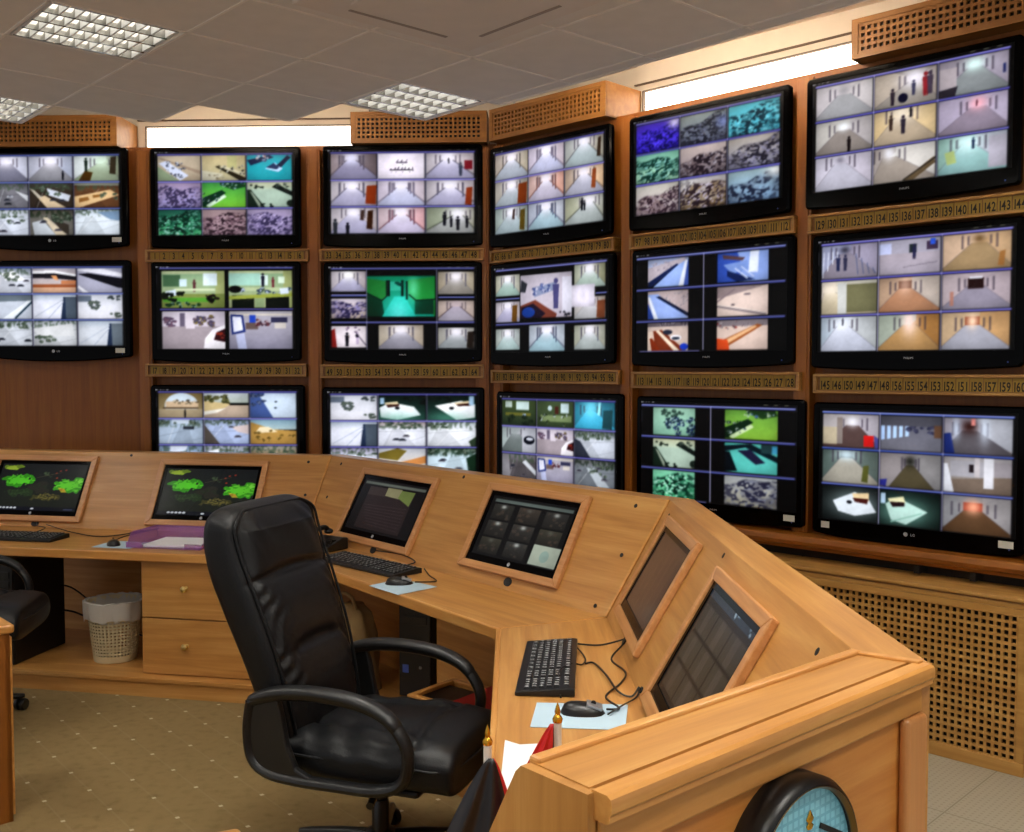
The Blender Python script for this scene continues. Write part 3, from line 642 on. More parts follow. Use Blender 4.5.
def light(ij, label, lamp=True, tubes='tube'):
    c = (lat(*ij)+lat(ij[0]+1, ij[1]+1))/2
    t = thing('ceiling_light', label, 'ceiling light', (c.x, c.y, CZ), R_(-LA), 'square louvred ceiling lights')
    h = .283; mb = MB()
    mb.box(-h, h, -h, h, .095, .10); mb.box(-h, -h+.006, -h, h, 0, .095); mb.box(h-.006, h, -h, h, 0, .095); mb.box(-h, h, -h, -h+.006, 0, .095); mb.box(-h, h, h-.006, h, 0, .095)
    obj('housing', mb, 'white', t)
    mb = MB()
    for k in range(9):
        x = -h+.012+k*(2*h-.024)/8
        mb.prism_y([(x-.004, .001), (x+.004, .001), (x+.001, .045), (x-.001, .045)], -h+.006, h-.006)
    obj('cross_louvre', mb, 'white', t); mb = MB()
    for k in range(5):
        y = -h+.012+k*(2*h-.024)/4
        mb.T = Matrix.Rotation(R_(90), 4, 'Z'); mb.prism_y([(y-.007, -.001), (y+.007, -.001), (y+.002, .05), (y-.002, .05)], -h+.006, h-.006); mb.T = I4
    obj('louvre', mb, 'alu', t)
    for k in range(4):
        y = -h+.012+(k+.5)*(2*h-.024)/4
        mb = MB(); mb.tube([(-h+.02, y, .07), (h-.02, y, .07)], .013, 10)
        obj('tube', mb, tubes, t, smooth=True)
    if lamp:
        L = bpy.data.lights.new('lamp', 'AREA'); L.shape = 'SQUARE'; L.size = .5; L.energy = LAMP*(lamp if lamp is not True else 1); L.color = (1, .965, .90)
        o = bpy.data.objects.new('lamp', L); COL.objects.link(o); o.parent = t; o.location = (0, 0, .088)
    return t
LAMP = 36
LGAIN = (1, 1, 1, 1.5, .8, .9, 1.3, 1.6, 1.2)
light(LIGHTS[0], 'square louvred ceiling light nearest the upper left corner of the room view', 0)
light(LIGHTS[1], 'square louvred ceiling light cut off by the left edge above the wooden vent box', 0)
light(LIGHTS[2], 'square louvred ceiling light hanging right before the corner vent box', 0)
for n, ij in enumerate(LIGHTS[3:]):  # unseen fixtures added to light the room; the visible ones carry no lamp
    light(ij, 'unseen ceiling light added over the %s to light the room' % ('console', 'open carpet', 'carpet before the console', 'clock end of the console', 'tiled walkway', 'left desk', 'tiled aisle behind', 'spot right behind the viewer', 'spot far behind the viewer')[n], LGAIN[n])
# warm tubes lying on the ceiling edge light the soffit over the windows
for nm, rot, x0, x1, yy in (('warm cove tube on the ceiling edge under the right soffit', RB, 1.0, 2.45, -.50), ('warm cove tube on the ceiling edge under the left soffit', RA, -2.3, -1.0, -.95)):
    t = thing('cove_light', nm, 'cove light', CORN, rot)
    mb = MB(); mb.tube([(x0, yy, 3.315), (x1, yy, 3.315)], .016, 10); obj('tube', mb, 'cove', t, smooth=True)
    mb = MB(); mb.box(x0-.02, x1+.02, yy-.03, yy+.03, 3.268, 3.296); obj('batten', mb, 'white', t)
# ceiling air conditioner cassette
c = lat(-1, 0); t = thing('air_conditioner', 'square ceiling air conditioner cassette with slotted air outlets', 'air conditioner', (c.x, c.y, CZ), R_(-LA))
mb = MB(); h = .475
mb.box(-h, h, -h, h, -.022, -.004); obj('panel', mb, 'cassette', t, bevel=.012)
mb = MB(); mb.box(-.3, .3, -.3, .3, -.03, -.021); obj('grille', mb, 'cassette', t, bevel=.006)
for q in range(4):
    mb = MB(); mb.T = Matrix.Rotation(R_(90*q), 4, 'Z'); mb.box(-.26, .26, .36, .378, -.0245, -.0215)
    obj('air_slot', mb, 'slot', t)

# ------------------------------------------------------------------ wooden vent boxes with square-hole lattice
def lattice(mb, x0, x1, z0, z1, y0, y1, pitch, hole, m=.02):
    nx = max(1, round((x1-x0-2*m)/pitch)); nz = max(1, round((z1-z0-2*m)/pitch))
    px, pz = (x1-x0-2*m)/nx, (z1-z0-2*m)/nz
    xs, zs = [x0], [z0]
    for i in range(nx): xs += [x0+m+px*(i+.5)-hole/2, x0+m+px*(i+.5)+hole/2]
    for i in range(nz): zs += [z0+m+pz*(i+.5)-hole/2, z0+m+pz*(i+.5)+hole/2]
    xs.append(x1); zs.append(z1)
    o = len(mb.v); nX, nZ = len(xs), len(zs)
    vs = [(x, y, z) for y in (y0, y1) for z in zs for x in xs]; fs = []
    I = lambda l, i, j: l*nX*nZ+j*nX+i
    for j in range(nZ-1):
        for i in range(nX-1):
            if i % 2 and j % 2:
                fs += [(I(0,i,j), I(1,i,j), I(1,i+1,j), I(0,i+1,j))[::-1], (I(0,i,j+1), I(0,i+1,j+1), I(1,i+1,j+1), I(1,i,j+1))[::-1],
                       (I(0,i,j), I(0,i,j+1), I(1,i,j+1), I(1,i,j))[::-1], (I(0,i+1,j), I(1,i+1,j), I(1,i+1,j+1), I(0,i+1,j+1))[::-1]]
            else:
                fs += [(I(0,i,j), I(0,i+1,j), I(0,i+1,j+1), I(0,i,j+1)), (I(1,i,j), I(1,i,j+1), I(1,i+1,j+1), I(1,i+1,j))]
    mb.add(vs, fs)
def vent_box(label, rot, x0, x1, z0=3.19, z1=3.395, yf=.0):
    t = thing('vent_box', label, 'vent box', CORN, rot, 'lattice vent boxes above the televisions')
    mb = MB(); b = .33
    mb.box(x0, x1, yf, b, z1-.015, z1); mb.box(x0, x0+.015, yf, b, z0, z1-.015); mb.box(x1-.015, x1, yf, b, z0, z1-.015); mb.box(x0, x1, b-.01, b, z0, z1-.015); mb.box(x0, x1, yf, b, z0, z0+.012)
    obj('box', mb, 'vent_wood', t)
    mb = MB(); lattice(mb, x0+.03, x1-.03, z0+.018, z1-.025, yf-.003, yf+.012, .0305, .0175, .010); obj('lattice', mb, 'vent_wood', t)
    mb = MB(); mb.box(x0, x1, yf-.008, yf+.012, z1-.027, z1-.001); mb.box(x0, x1, yf-.008, yf+.012, z0, z0+.02); mb.box(x0, x0+.032, yf-.008, yf+.012, z0+.02, z1-.027); mb.box(x1-.032, x1, yf-.008, yf+.012, z0+.02, z1-.027)
    obj('rim', mb, 'vent_wood', t)
    mb = MB(); mb.box(x0+.02, x1-.02, yf+.05, yf+.055, z0+.014, z1-.02); obj('baffle', mb, 'matt_black', t)
vent_box('lattice vent box above the leftmost televisions, beside the bright window', RA, -4.2, -2.475)
vent_box('lattice vent box left of the wall corner, above the television with the white card', RA, -.91, -.012)
vent_box('lattice vent box right of the wall corner, with its lit side facing the right window', RB, .012, .99)
vent_box('lattice vent box at the upper right, above the rightmost televisions', RB, 2.51, 4.3, 3.19, 3.38)

# ------------------------------------------------------------------ televisions
def picture_obj(parent, F, x0, x1, z0, z1, y, img, mat, name='screen'):
    Hh, Wd = img.shape[:2]
    me = bpy.data.meshes.new(name)
    xs = np.linspace(x0, x1, Wd); zs = np.linspace(z1, z0, Hh)
    X, Z = np.meshgrid(xs, zs); co = np.stack([X, np.full_like(X, y), Z], -1).reshape(-1, 3).astype(np.float32)
    a = (np.arange(Hh-1)[:, None]*Wd+np.arange(Wd-1)[None]).reshape(-1)
    q = np.stack([a+Wd, a+Wd+1, a+1, a], 1).astype(np.int32).reshape(-1)
    me.vertices.add(len(co)); me.vertices.foreach_set('co', co.reshape(-1))
    nf = len(a); me.loops.add(nf*4); me.loops.foreach_set('vertex_index', q)
    me.polygons.add(nf); me.polygons.foreach_set('loop_start', np.arange(nf, dtype=np.int32)*4)
    try: me.polygons.foreach_set('loop_total', np.full(nf, 4, np.int32))
    except Exception: pass
    me.update(calc_edges=True)
    s = np.clip(img, 0, 1); l = np.where(s <= .04045, s/12.92, ((s+.055)/1.055)**2.4)
    at = me.color_attributes.new('picture', 'FLOAT_COLOR', 'POINT')
    at.data.foreach_set('color', np.concatenate([l.reshape(-1, 3), np.ones((Hh*Wd, 1))], 1).astype(np.float32).reshape(-1))
    me.materials.append(M[mat])
    o = bpy.data.objects.new(name, me); COL.objects.link(o); o.parent = parent
    return o
def round_rect(x0, x1, z0, z1, r, bow=0, n=6, nb=18):
    P = []
    for cx, cz, a0 in ((x1-r, z1-r, 0), (x0+r, z1-r, 90), (x0+r, z0+r, 180), (x1-r, z0+r, 270)):
        if a0 == 270 and bow:
            for k in range(1, nb): 
                s = k/nb; P.append((x0+r+(x1-x0-2*r)*s, z0-bow*4*s*(1-s)))
        P += [(cx+r*math.cos(R_(a0+90*k/n)), cz+r*math.sin(R_(a0+90*k/n))) for k in range(n+1)]
    return P
def tv(rot, x0, x1, z0, z1, img, label, maker='p', stickers=(), bow=.016):
    t = thing('television', label, 'television', W(FA if rot == RA else FB, (x0+x1)/2, 0, z0), rot, 'wall of televisions')
    w = (x1-x0)/2; H = z1-z0
    out = round_rect(-w, w, .012, H, .022, bow)
    sx0, sx1, sz0, sz1 = -w+.034, w-.034, (.086 if maker == 'p' else .082), H-.028
    # bezel: a ring round the screen with a bevelled outer edge, then the back shell
    inn = round_rect(sx0, sx1, sz0, sz1, .003, 0)
    ob = round_rect(-w+.008, w-.008, .02, H-.008, .018, bow)
    n = len(out)
    nb = 18; cs = [(sx1, sz1), (sx0, sz1), (sx0, sz0)]
    inn = [c for c in cs for _ in range(7)]+[(sx0+(sx1-sx0)*k/nb, sz0) for k in range(1, nb)]+[(sx1, sz0)]*7
    mb = MB()
    mb.loft([[(p[0], .012, p[1]) for p in inn], [(p[0], .0, p[1]) for p in inn], [(p[0], .0, p[1]) for p in ob], [(p[0], .010, p[1]) for p in out], [(p[0], .035, p[1]) for p in out], [(p[0]*.93, .085, .03+p[1]*.93) for p in out]], True, True)
    obj('casing', mb, 'gloss_black', t, smooth=True, angle=30)
    picture_obj(t, None, sx0, sx1, sz0, sz1, .0035, img, 'tv_screen')
    mb = MB(); mb.box(-.12, .12, .08, .1, H*.3, H*.7); obj('wall_mount', mb, 'matt_black', t)
    mb = MB()
    if maker == 'p': text(mb, 'PHILIPS', 0, -.0012, .052, .0125, 1.05)
    else:
        text(mb, 'LG', .014, -.0012, .046, .016, 1.0)
        r0 = [(-.02+.0105*math.cos(2*math.pi*i/20), -.0012, .052+.0105*math.sin(2*math.pi*i/20)) for i in range(20)]
        mb.add(r0, [tuple(range(20))])
    obj('maker_mark', mb, 'logo', t)
    for sx in stickers:
        mb = MB(); x = sx*(w-.075); sw = .032 if sx > 0 else .022
        mb.box(x-sw, x+sw, -.001, .001, .04, .072); obj('sticker', mb, 'sticker', t)
    mb = MB(); mb.sphere((w-.06, .0, .035), .004, 8); obj('power_light', mb, 'blue_sticker', t)
    return t
def pic(cells, W_=168, H_=96, **k): return picture(W_, H_, cells, **k)
G9 = lambda fns, W_=168, H_=96, lg=False: picture(W_, H_, grid9(fns), B9L if lg else B9, V9, ui=not lg)
k2 = lambda **k: C_(**k)
# --- left wall
t11 = G9([C_(wl='#c4c6d0', wr='#d4d6e2', fl='#8a8a90'), C_(wl='#8f8c98', wr='#b4b4c2', fl='#9a9a9c'), C_(wl='#b8c4c0', wr='#cfd4d8', fl='#7c7668', end='#3a3630', v=(.55, .2)), 
    C_(wl='#8a8ca0', wr='#c2c4d6', fl='#78788a'), C_(wl='#b2b4c4', wr='#aeb4c8', fl='#8c8c94', men=((.78, .62, .34),)), lambda c: (cor(c, wl='#cfd6d8', wr='#8a927e', fl='#93a08a', v=(.62, .18), gl='#cfe4d0', door=[(.82, .95, .05, .75, '#3c3428')]), c.poly([(.1, 1), (.24, .6), (.42, .66), (.36, 1)], '#4a3416'), c.man(.27, .12, .5, '#1e2a22'))][3:6] +
    [lambda c: yard(c, '#5c5c64', '#7b7a82', 2, [([(.55, .2), (.7, .3), (1, .75), (1, .5)], '#d8dae2'), ([(0, .5), (.2, .2), (.3, 1), (0, 1)], '#94929a')], 4),
     lambda c: yard(c, '#4a4844', '#3e352e', 3, [([(.4, .2), (.95, .5), (.9, .75), (.45, .5)], '#ccd2e0'), ([(.2, .6), (.35, .5), (.85, 1), (.4, 1)], '#cbb79a'), ([(0, .2), (.12, .3), (.3, .6), (.2, .6)], '#c4bcae')], 2, 10, (.1, .1, .9, .5)),
     lambda c: yard(c, '#4c3a30', '#6a4a34', 4, [([(0, .55), (.8, .28), (1, .5), (.1, 1), (0, 1)], '#d8b88c'), ([(.1, .62), (.3, .56), (.34, .7), (.1, .8)], '#8a6238'), ([(.4, .5), (.6, .46), (.62, .56), (.42, .62)], '#8a6238'), ([(0, 0), (1, 0), (1, .12), (0, .1)], '#8a8c80')], 0, 5, (.6, .4, 1, .7)),
     lambda c: yard(c, '#c2c8d4', '#d0d6e4', 5, [], 5, 7, (0, .2, .9, .55)), lambda c: yard(c, '#504c44', '#6c6a66', 6, [([(.05, .5), (.3, .4), (.6, 1), (.1, 1)], '#bcc2ca'), ([(.3, .3), (.4, .3), (.85, 1), (.6, 1)], '#c9bca6'), ([(.5, .3), (.9, .6), (.9, 1), (.7, .8)], '#3c3630')], 3, 14, (.55, .1, 1, .5), tc='#22301f'),
     lambda c: yard(c, '#c9d4e2', '#dbe4ee', 7, [([(.5, .1), (1, .05), (1, .45), (.8, .4)], '#7f98b4')], 0, 3, (.1, .02, .4, .1))], lg=True)
tv(RA, -3.44, -2.415, 2.515, 3.18, t11, 'far left television of the top row, with white sticker and tan car park view', 'l', (1,), .03)
FURN = ('#1c1f2e', '#c3c8d8', '#54506a')
t12 = G9([lambda c: (c.vg('#c2b4a0', '#a89a88'), c.poly([(0, .1), (.1, .1), (1, .62), (1, .75)], '#9a8878'), c.poly([(.02, .3), (.2, .2), (.72, .8), (.52, 1)], '#cfd6ec'), c.blobs(16, (.1, .25, .62, .85), ['#2c3040', '#e6ecfa'], .07, 3), c.poly([(0, .42), (.5, 1), (0, 1)], '#8b9a80')),
     lambda c: (c.vg('#c8b890', '#b0aa8c'), c.rect(.58, 0, .8, .5, '#b8b484'), c.poly([(.3, .45), (.4, .4), (1, .9), (1, 1), (.86, 1)], '#2c281c'), c.poly([(.38, .46), (.5, .42), (1, .72), (1, .84)], '#c9c2a8'), c.blobs(14, (.4, .4, 1, .8), ['#30302c', '#dedcd0'], .05, 4), c.poly([(0, .6), (.5, .75), (.3, 1), (0, 1)], '#c6c2ae'), c.blobs(8, (.1, .75, .5, .95), ['#7a705c', '#e4e2d6'], .05, 5)),
     lambda c: shelf(c), H_('#a896b4', '#8d86b0', ('#3a3450', '#a49cd0', '#6a5c80'), 3, 48, tilt=.1), lambda c: desks(c, '#7cc044', '#4a9c50', '#123024', '#cfe6d0', 6), lambda c: bigroom(c),
     H_('#2a5a50', '#54b87c', ('#0c2a22', '#a4d4c8', '#1e4a40'), 5, 46, y0=.1), H_('#a89296', '#86707a', ('#2c2028', '#b49aa6', '#5c4450'), 6, 54), H_('#a99cbc', '#968ab2', ('#3a3450', '#c0b4dc', '#5e5480'), 7, 46, tilt=.15)])
tv(RA, -2.26, -1.25, 2.505, 3.176, t12, 'television right under the left window, with green and blue control room views')
t13 = G9([C_(wl='#9a8c90', wr='#6e6266', fl='#8a86a0', gl='#e2e2fa', v=(.45, .14), posts=2, rail='#5a525e'), arabic, lambda c: (cor(c, **PALE, v=(.45, .16), men=((.72, .42, .5, '#3c4050'), (.47, .22, .2)), rail=RAIL), c.rect(.8, .3, .97, .66, '#7a2430')),
     C_(**PALE, door=[(.78, 1, .2, .95, '#8a3c1e')], rail=RAIL, v=(.45, .16), posts=1), C_(**LAV, posts=3, rail='#6a6478'), C_(**PALE, rail=RAIL, v=(.5, .18), door=[(.84, .97, .3, 1, '#8a3c20')], posts=1),
     C_(**PALE, v=(.48, .12), men=((.09, .48, .6, '#2e3238'), (.36, .62, .5)), door=[(.8, .92, .12, .85, '#3c2416'), (.66, .73, .1, .5, '#40302c')]), C_(wl='#c8b4bc', wr='#d6aab0', fl='#c0b8d0', posts=2, rail='#6a4450'), C_(wl='#8f9684', wr='#a4a294', fl='#9a9c9c', v=(.66, .2), men=((.38, .22, .5), (.52, .4, .38), (.66, .4, .5), (.85, .38, .42)), rail='#4c5048')])
tv(RA, -1.10, -.04, 2.51, 3.178, t13, 'television with a white card of handwriting in its upper middle view')
t21 = G9([lambda c: yard(c, '#8c96a8', '#d4d8e4', 3, [([(.3, .2), (.6, .1), (.9, .5), (.4, .5)], '#eceef6')], 3, 9, (.3, .2, .75, .5)), lambda c: (c.vg('#b0aab4', '#c8b8b4'), c.poly([(0, .1), (.5, .08), (1, .25), (1, .35), (.5, .2), (0, .22)], '#f0f0f6'), c.poly([(0, .22), (.5, .2), (1, .34), (1, .5), (.5, .42), (0, .4)], '#26242a'), c.poly([(.42, .3), (.55, .3), (.6, .5), (.5, .46)], '#d89a6a'), c.rect(0, .66, 1, .78, '#9a5a3a'), c.rect(0, .78, 1, 1, '#d2aa90'), c.rect(.66, .5, 1, .64, '#c0805c')),
     lambda c: (c.fill('#a8a8bc'), c.poly([(0, .02), (.6, .04), (1, .22), (1, .36), (0, .1)], '#e2e2ee'), c.poly([(0, .24), (.25, .2), (1, .42), (1, .82), (.9, .8)], '#1a1a22'), c.poly([(.02, .7), (.25, 1), (.12, 1), (0, .8)], '#eeeef8'))] +
    [lambda c: (c.fill('#c3cad8'), c.poly([(0, 0), (1, 0), (1, .25), (0, .3)], '#6f7a84'), c.poly([(.3, 1), (.9, .25), (1, .25), (.55, 1)], '#e8eef6'), c.line(.62, .95, 1, .3, .08, '#2c4050')), slope_road, lite_yard,
     lambda c: yard(c, '#aab2be', '#c9ced8', 4, [], 4, 12, (0, .1, .9, .3)), lambda c: yard(c, '#aeb4bc', '#c9ccd2', 5, [([(.0, .3), (.9, .1), (.95, .6), (.1, .65)], '#d6d8dc')], 0, 9, (.05, .6, .5, .85)), lambda c: slope_road(c, '#cdd2dc', '#6a747e')], lg=True)
tv(RA, -3.43, -2.405, 1.775, 2.436, t21, 'far left television of the second row, with white sticker and pale street views', 'l', (1,), .03)
t22 = picture(168, 96, [((.045, .065, .495, .5), klass(0)), ((.525, .065, .975, .5), klass(1)), ((.045, .545, .495, .99), lobby), ((.525, .545, .975, .99), foyer)], [(.03, .98, .03, '#7f86d8'), (.03, .98, .52, '#6a60c0')])
tv(RA, -2.265, -1.255, 1.752, 2.42, t22, 'television with only four large views, two of them green classrooms')
t23 = picture(168, 96, [((.02, .06, .255, .3), C_(**PALE, posts=1, v=(.5, .16), gl='#ffffff')), ((.02, .385, .255, .615), H_('#cfc6d6', '#b8a89c', ('#2e2a48', '#8d86b8', '#5a5078'), 3, 36, tilt=.1)), ((.02, .71, .255, .965), street),
     ((.262, .12, .72, .6), green_hall), ((.34, .7, .64, .98), C_(wl='#b4aa9c', wr='#b0a496', fl='#8c8a96', posts=1)), ((.74, .07, .98, .335), C_(wl='#9c9282', wr='#a89e8c', fl='#8f8a84', posts=1)), ((.74, .41, .98, .65), C_(wl='#b4a49c', wr='#b8a8a0', fl='#a09aa8', rail='#3c3038', gl='#c4b4c8', ga=.5)), ((.74, .73, .98, .975), C_(wl='#a2a09a', wr='#aaa8a4', fl='#93989c', posts=1, door=[(.82, 1, .2, 1, '#2c2420')]))],
     [(.02, .98, .03, '#7f86d8'), (.02, .255, .345, '#6f7ed0'), (.74, .98, .37, '#6f7ed0'), (.02, .98, .665, '#7f86d8')], [(.258, .04, .99), (.73, .04, .99)])
tv(RA, -1.10, -.045, 1.745, 2.412, t23, 'television with one large green corridor in its middle')
t32 = G9([lambda c: (c.vg('#7a6a48', '#9a8a6c'), c.ell(.52, .5, .38, .5, '#c9d6e2'), c.rect(.16, .34, .9, .6, '#c8b094'), c.blobs(12, (.2, .3, .9, .45), ['#3c3428', '#e2d4bc'], .06, 3), c.rect(0, .66, 1, 1, '#a4957c'), c.rect(.1, .58, .9, .64, '#55483a'), c.man(.6, .7, .3, '#22201e')),
     lambda c: (c.vg('#c4ccd2', '#a8b0a8', 0, .4), c.rect(0, .5, 1, 1, '#b6a494'), c.poly([(0, .3), (.6, .45), (.45, .62), (0, .75)], '#c8b488'), c.blobs(14, (.0, .1, .55, .4), ['#4c4a2c', '#6a6a3c', '#2c3020'], .1, 4), c.poly([(0, .75), (.5, .62), (.3, .8), (0, .9)], '#e8e4da')),
     lambda c: (c.fill('#b8c8e0'), c.poly([(0, .0), (.3, 0), (.5, 1), (0, 1)], '#4a5e94'), c.poly([(.2, .1), (1, .0), (1, 1), (.5, 1)], '#c9d8ea'), c.blobs(10, (0, 0, .3, .5), ['#28324c', '#6a7694'], .08, 5), c.ell(.56, .35, .03, .03, '#28303c'), c.ell(.55, .6, .03, .03, '#28303c')),
     lambda c: yard(c, '#8fa2b8', '#a9b8cc', 6, [([(.55, .28), (.8, .28), (.8, .4), (.55, .4)], '#2c3038'), ([(.3, 0), (.7, 0), (.7, .18), (.3, .18)], '#c4d0e0')], 0, 8, (0, .05, 1, .18)), lambda c: yard(c, '#8c98b0', '#b0bee0', 7, [([(0, .2), (.35, 1), (0, 1)], '#5a5450'), ([(.6, .3), (1, .2), (1, .6), (.75, .5)], '#d4c4c4')], 2, 6, (.2, .0, .8, .15)),
     lambda c: (c.vg('#8fb0c4', '#a8bcc0', 0, .4), c.poly([(0, .1), (.5, .4), (1, .45), (1, 1), (0, 1)], '#b08c50'), c.poly([(.2, .3), (.4, .3), (.6, .5), (.1, .55)], '#ecdcba'), c.blobs(14, (.1, .4, 1, .9), ['#4a3c1e', '#7a6432', '#c8a868'], .08, 8)),
     lambda c: yard(c, '#7f92b0', '#a8bcd8', 9, [([(.25, .0), (.65, 0), (.6, .2), (.25, .3)], '#d4dcec')]), lambda c: yard(c, '#b4bac8', '#9aa2b4', 10, [([(.1, .2), (.35, .1), (.3, .4), (.05, .4)], '#e8ecf4')], 2, 5), lambda c: yard(c, '#a8a8a0', '#8c7c64', 11, [], 2, 14, (0, .1, 1, .4))])
tv(RA, -2.28, -1.235, .93, 1.60, t32, 'bottom row television showing above the left console, with sunny street views')
t33 = G9([lite_yard, lambda c: stage(c, 1), lambda c: stage(c, 0), slope_road, lambda c: yard(c, '#b8a8a8', '#e6e9f6', 3, [], 3, 14, (.0, .05, .9, .25), carbox=(.1, .4, .6, .9)), lambda c: yard(c, '#c9d4dc', '#e9edf6', 4, [([(.85, .8), (1, .6), (1, 1), (.9, 1)], '#3c4c3c')], 0, 9, (0, .05, .4, .25)),
     lambda c: yard(c, '#9a94b4', '#dfe2f2', 5, [], 0, 4), lambda c: (c.vg('#c8ccd8', '#d8c8b4'), c.poly([(0, .2), (.4, 0), (.6, .1), (.4, .5), (0, .4)], '#7a6c34'), c.poly([(.4, .6), (1, .3), (1, .6), (.5, .8)], '#c88a54')), lambda c: yard(c, '#5a6c58', '#c9dce8', 6, [([(.8, .4), (1, .2), (1, 1), (.85, 1)], '#22382a')], 3, 16, (0, .0, 1, .25), tc='#22382a')])
tv(RA, -1.115, -.03, .92, 1.585, t33, 'bottom row television left of the wall corner, with snow-white outdoor views')
# --- right wall
t14 = G9([C_(wl='#b0a49a', wr='#b4aa9a', fl='#a6acb8', posts=1, rail='#5c5650'), C_(**LAV, posts=3, rail='#6a6478'), C_(wl='#a8aaa8', wr='#a29c90', fl='#a4b0b4', v=(.5, .1), door=[(.86, .94, .1, .8, '#3a2c22')], rail='#5a5c60'),
     C_(wl='#a8a29a', wr='#9c968e', fl='#a0a8b0', door=[(.72, .98, .2, 1, '#7a3c1c')], posts=1), C_(wl='#c6a8a2', wr='#d8a89a', fl='#b4aec0', posts=2, rail='#684440'), C_(wl='#b09c8c', wr='#d8b898', fl='#a8a8b8', door=[(.72, .82, .14, .85, '#8a4a2a')], posts=1, rail='#5c5654'),
     C_(wl='#98a4a0', wr='#8f9894', fl='#9caab0', door=[(.78, .92, .16, .95, '#5c4c1c'), (.55, .62, .1, .5, '#4a3c3c')]), C_(wl='#aab0c0', wr='#b8bcc8', fl='#9cb4c0', posts=3, rail='#50586e'), C_(wl='#a4a692', wr='#a8aa9e', fl='#a4acac', v=(.64, .14), men=((.45, .1, .42), (.52, .2, .34)), rail='#50544c')])
tv(RB, .005, 1.022, 2.49, 3.145, t14, 'top row television right of the wall corner, with nine pale corridors')
DK = ('#20202c', '#8a90a0', '#4c4a58')
t15 = G9([H_('#4a34b0', '#4434d0', ('#120c50', '#5a4ae0', '#241a78'), 3, 50, glow=(.9, .1, .14, .2, '#e8e0ff', .9)), H_('#8f9894', '#60657a', ('#20222c', '#6c7088', '#3c3c48'), 4, 56, y0=.2, tilt=-.5, glow=(.95, .4, .15, .2, '#8898e0', .6)), H_('#62b8c4', '#58b8d0', ('#0e2c38', '#8cd4e0', '#24505c'), 5, 48, tilt=-.4, s=1.1),
     H_('#7fb8a4', '#a8ccb0', ('#14342e', '#8cc0c0', '#24504c'), 6, 50, tilt=.05), H_('#d0c0bc', '#6a6068', ('#241c24', '#a09ca8', '#44383c'), 7, 46, y0=.3, tilt=-.3), H_('#b8b0a8', '#8a8a9c', ('#26242e', '#8684a0', '#46424c'), 8, 54, y0=.22, tilt=-.4),
     H_('#c8c4bc', '#a09498', ('#30222c', '#9c8c98', '#5c4648'), 9, 54, y0=.3, tilt=-.35), H_('#bcb8bc', '#7c6c54', ('#2a2026', '#b8b0c8', '#6a5030'), 10, 50, y0=.12, tilt=.2, glow=(.1, .1, .2, .2, '#ffffff', .6)), H_('#9ab0b8', '#7c9cc0', ('#22283a', '#7c90a8', '#3c4250'), 11, 44, y0=.25, tilt=-.4, glow=(.95, .1, .2, .2, '#ffffff', .9))], 180, 104)
tv(RB, 1.155, 2.18, 2.49, 3.145, t15, 'television under the right window, with a violet hall in its first view')
Y = dict(wl='#c6c0c4', wr='#cac4c6')
t16 = G9([C_(**Y, fl='#a4a4a8', v=(.5, .2), gl='#8f8c92', ga=.7, gr=(.1, .14)), lambda c: (cor(c, wl='#b4a89c', wr='#a89c94', fl='#9a938c', v=(.66, .22), cl='#857c74', men=((.3, .5, .45, '#2c2430'), (.64, .35, .4, '#3c3c54'))), c.man(.83, .2, .62, '#8a2830'), c.man(.9, .2, .6, '#4a4050'), c.ell(.47, .78, .08, .14, '#14142c')), lambda c: (cor(c, wl='#9c94a0', wr='#a8a0b0', fl='#8a8f92', v=(.52, .18), gl='#e0fffa', gr=(.16, .2)), c.rect(0, .2, .26, .78, '#b4aab0'), c.rect(.92, .35, .96, .6, '#2a3468'), c.poly([(0, .8), (.28, .74), (.24, 1), (0, 1)], '#35313a')),
     C_(wl='#bcb8b4', wr='#b6b0b2', fl='#8c8480', v=(.5, .2), gl='#f4f8ff', gr=(.1, .14), men=((.6, .58, .42, '#1a1416'),)), C_(wl='#d0b890', wr='#d4bc94', fl='#b4a490', v=(.45, .1), gl='#f0e4d4', men=((.28, .18, .42, '#3a2c28'), (.48, .24, .5, '#2a2434'), (.6, .02, .26))), C_(wl='#b0a6bc', wr='#b8aec4', fl='#8f8494', v=(.58, .2), gl='#f4b4c0', gr=(.14, .2), men=((.56, .14, .16, '#3a1824'),)),
     C_(wl='#c6c2d0', wr='#c0bac8', fl='#b6b4c2', v=(.45, .12), gl='#807c8a', gr=(.07, .1)), lambda c: (cor(c, wl='#b0a6a2', wr='#d4d0cc', fl='#a0968e', v=(.26, .14), gl='#f6f6ff', gr=(.1, .2)), c.poly([(.48, 1), (.98, .42), (1, .6), (.66, 1)], '#6a5a44'), c.line(.5, .98, 1, .46, .05, '#3c3630')), lambda c: (cor(c, wl='#8fb0a8', wr='#b0b4c0', fl='#8fb4b4', v=(.44, .14), gl='#dffcff', men=((.52, .1, .28, '#1c2c48'),)), c.rect(.74, .1, 1, .95, '#b4b0be'), c.poly([(.1, .4), (.24, .36), (.28, .7), (.14, .74)], '#a8b87c'))], 216, 124)
tv(RB, 2.27, 3.285, 2.49, 3.143, t16, 'far right television of the top row, with bright corridors and a red-clad walker')
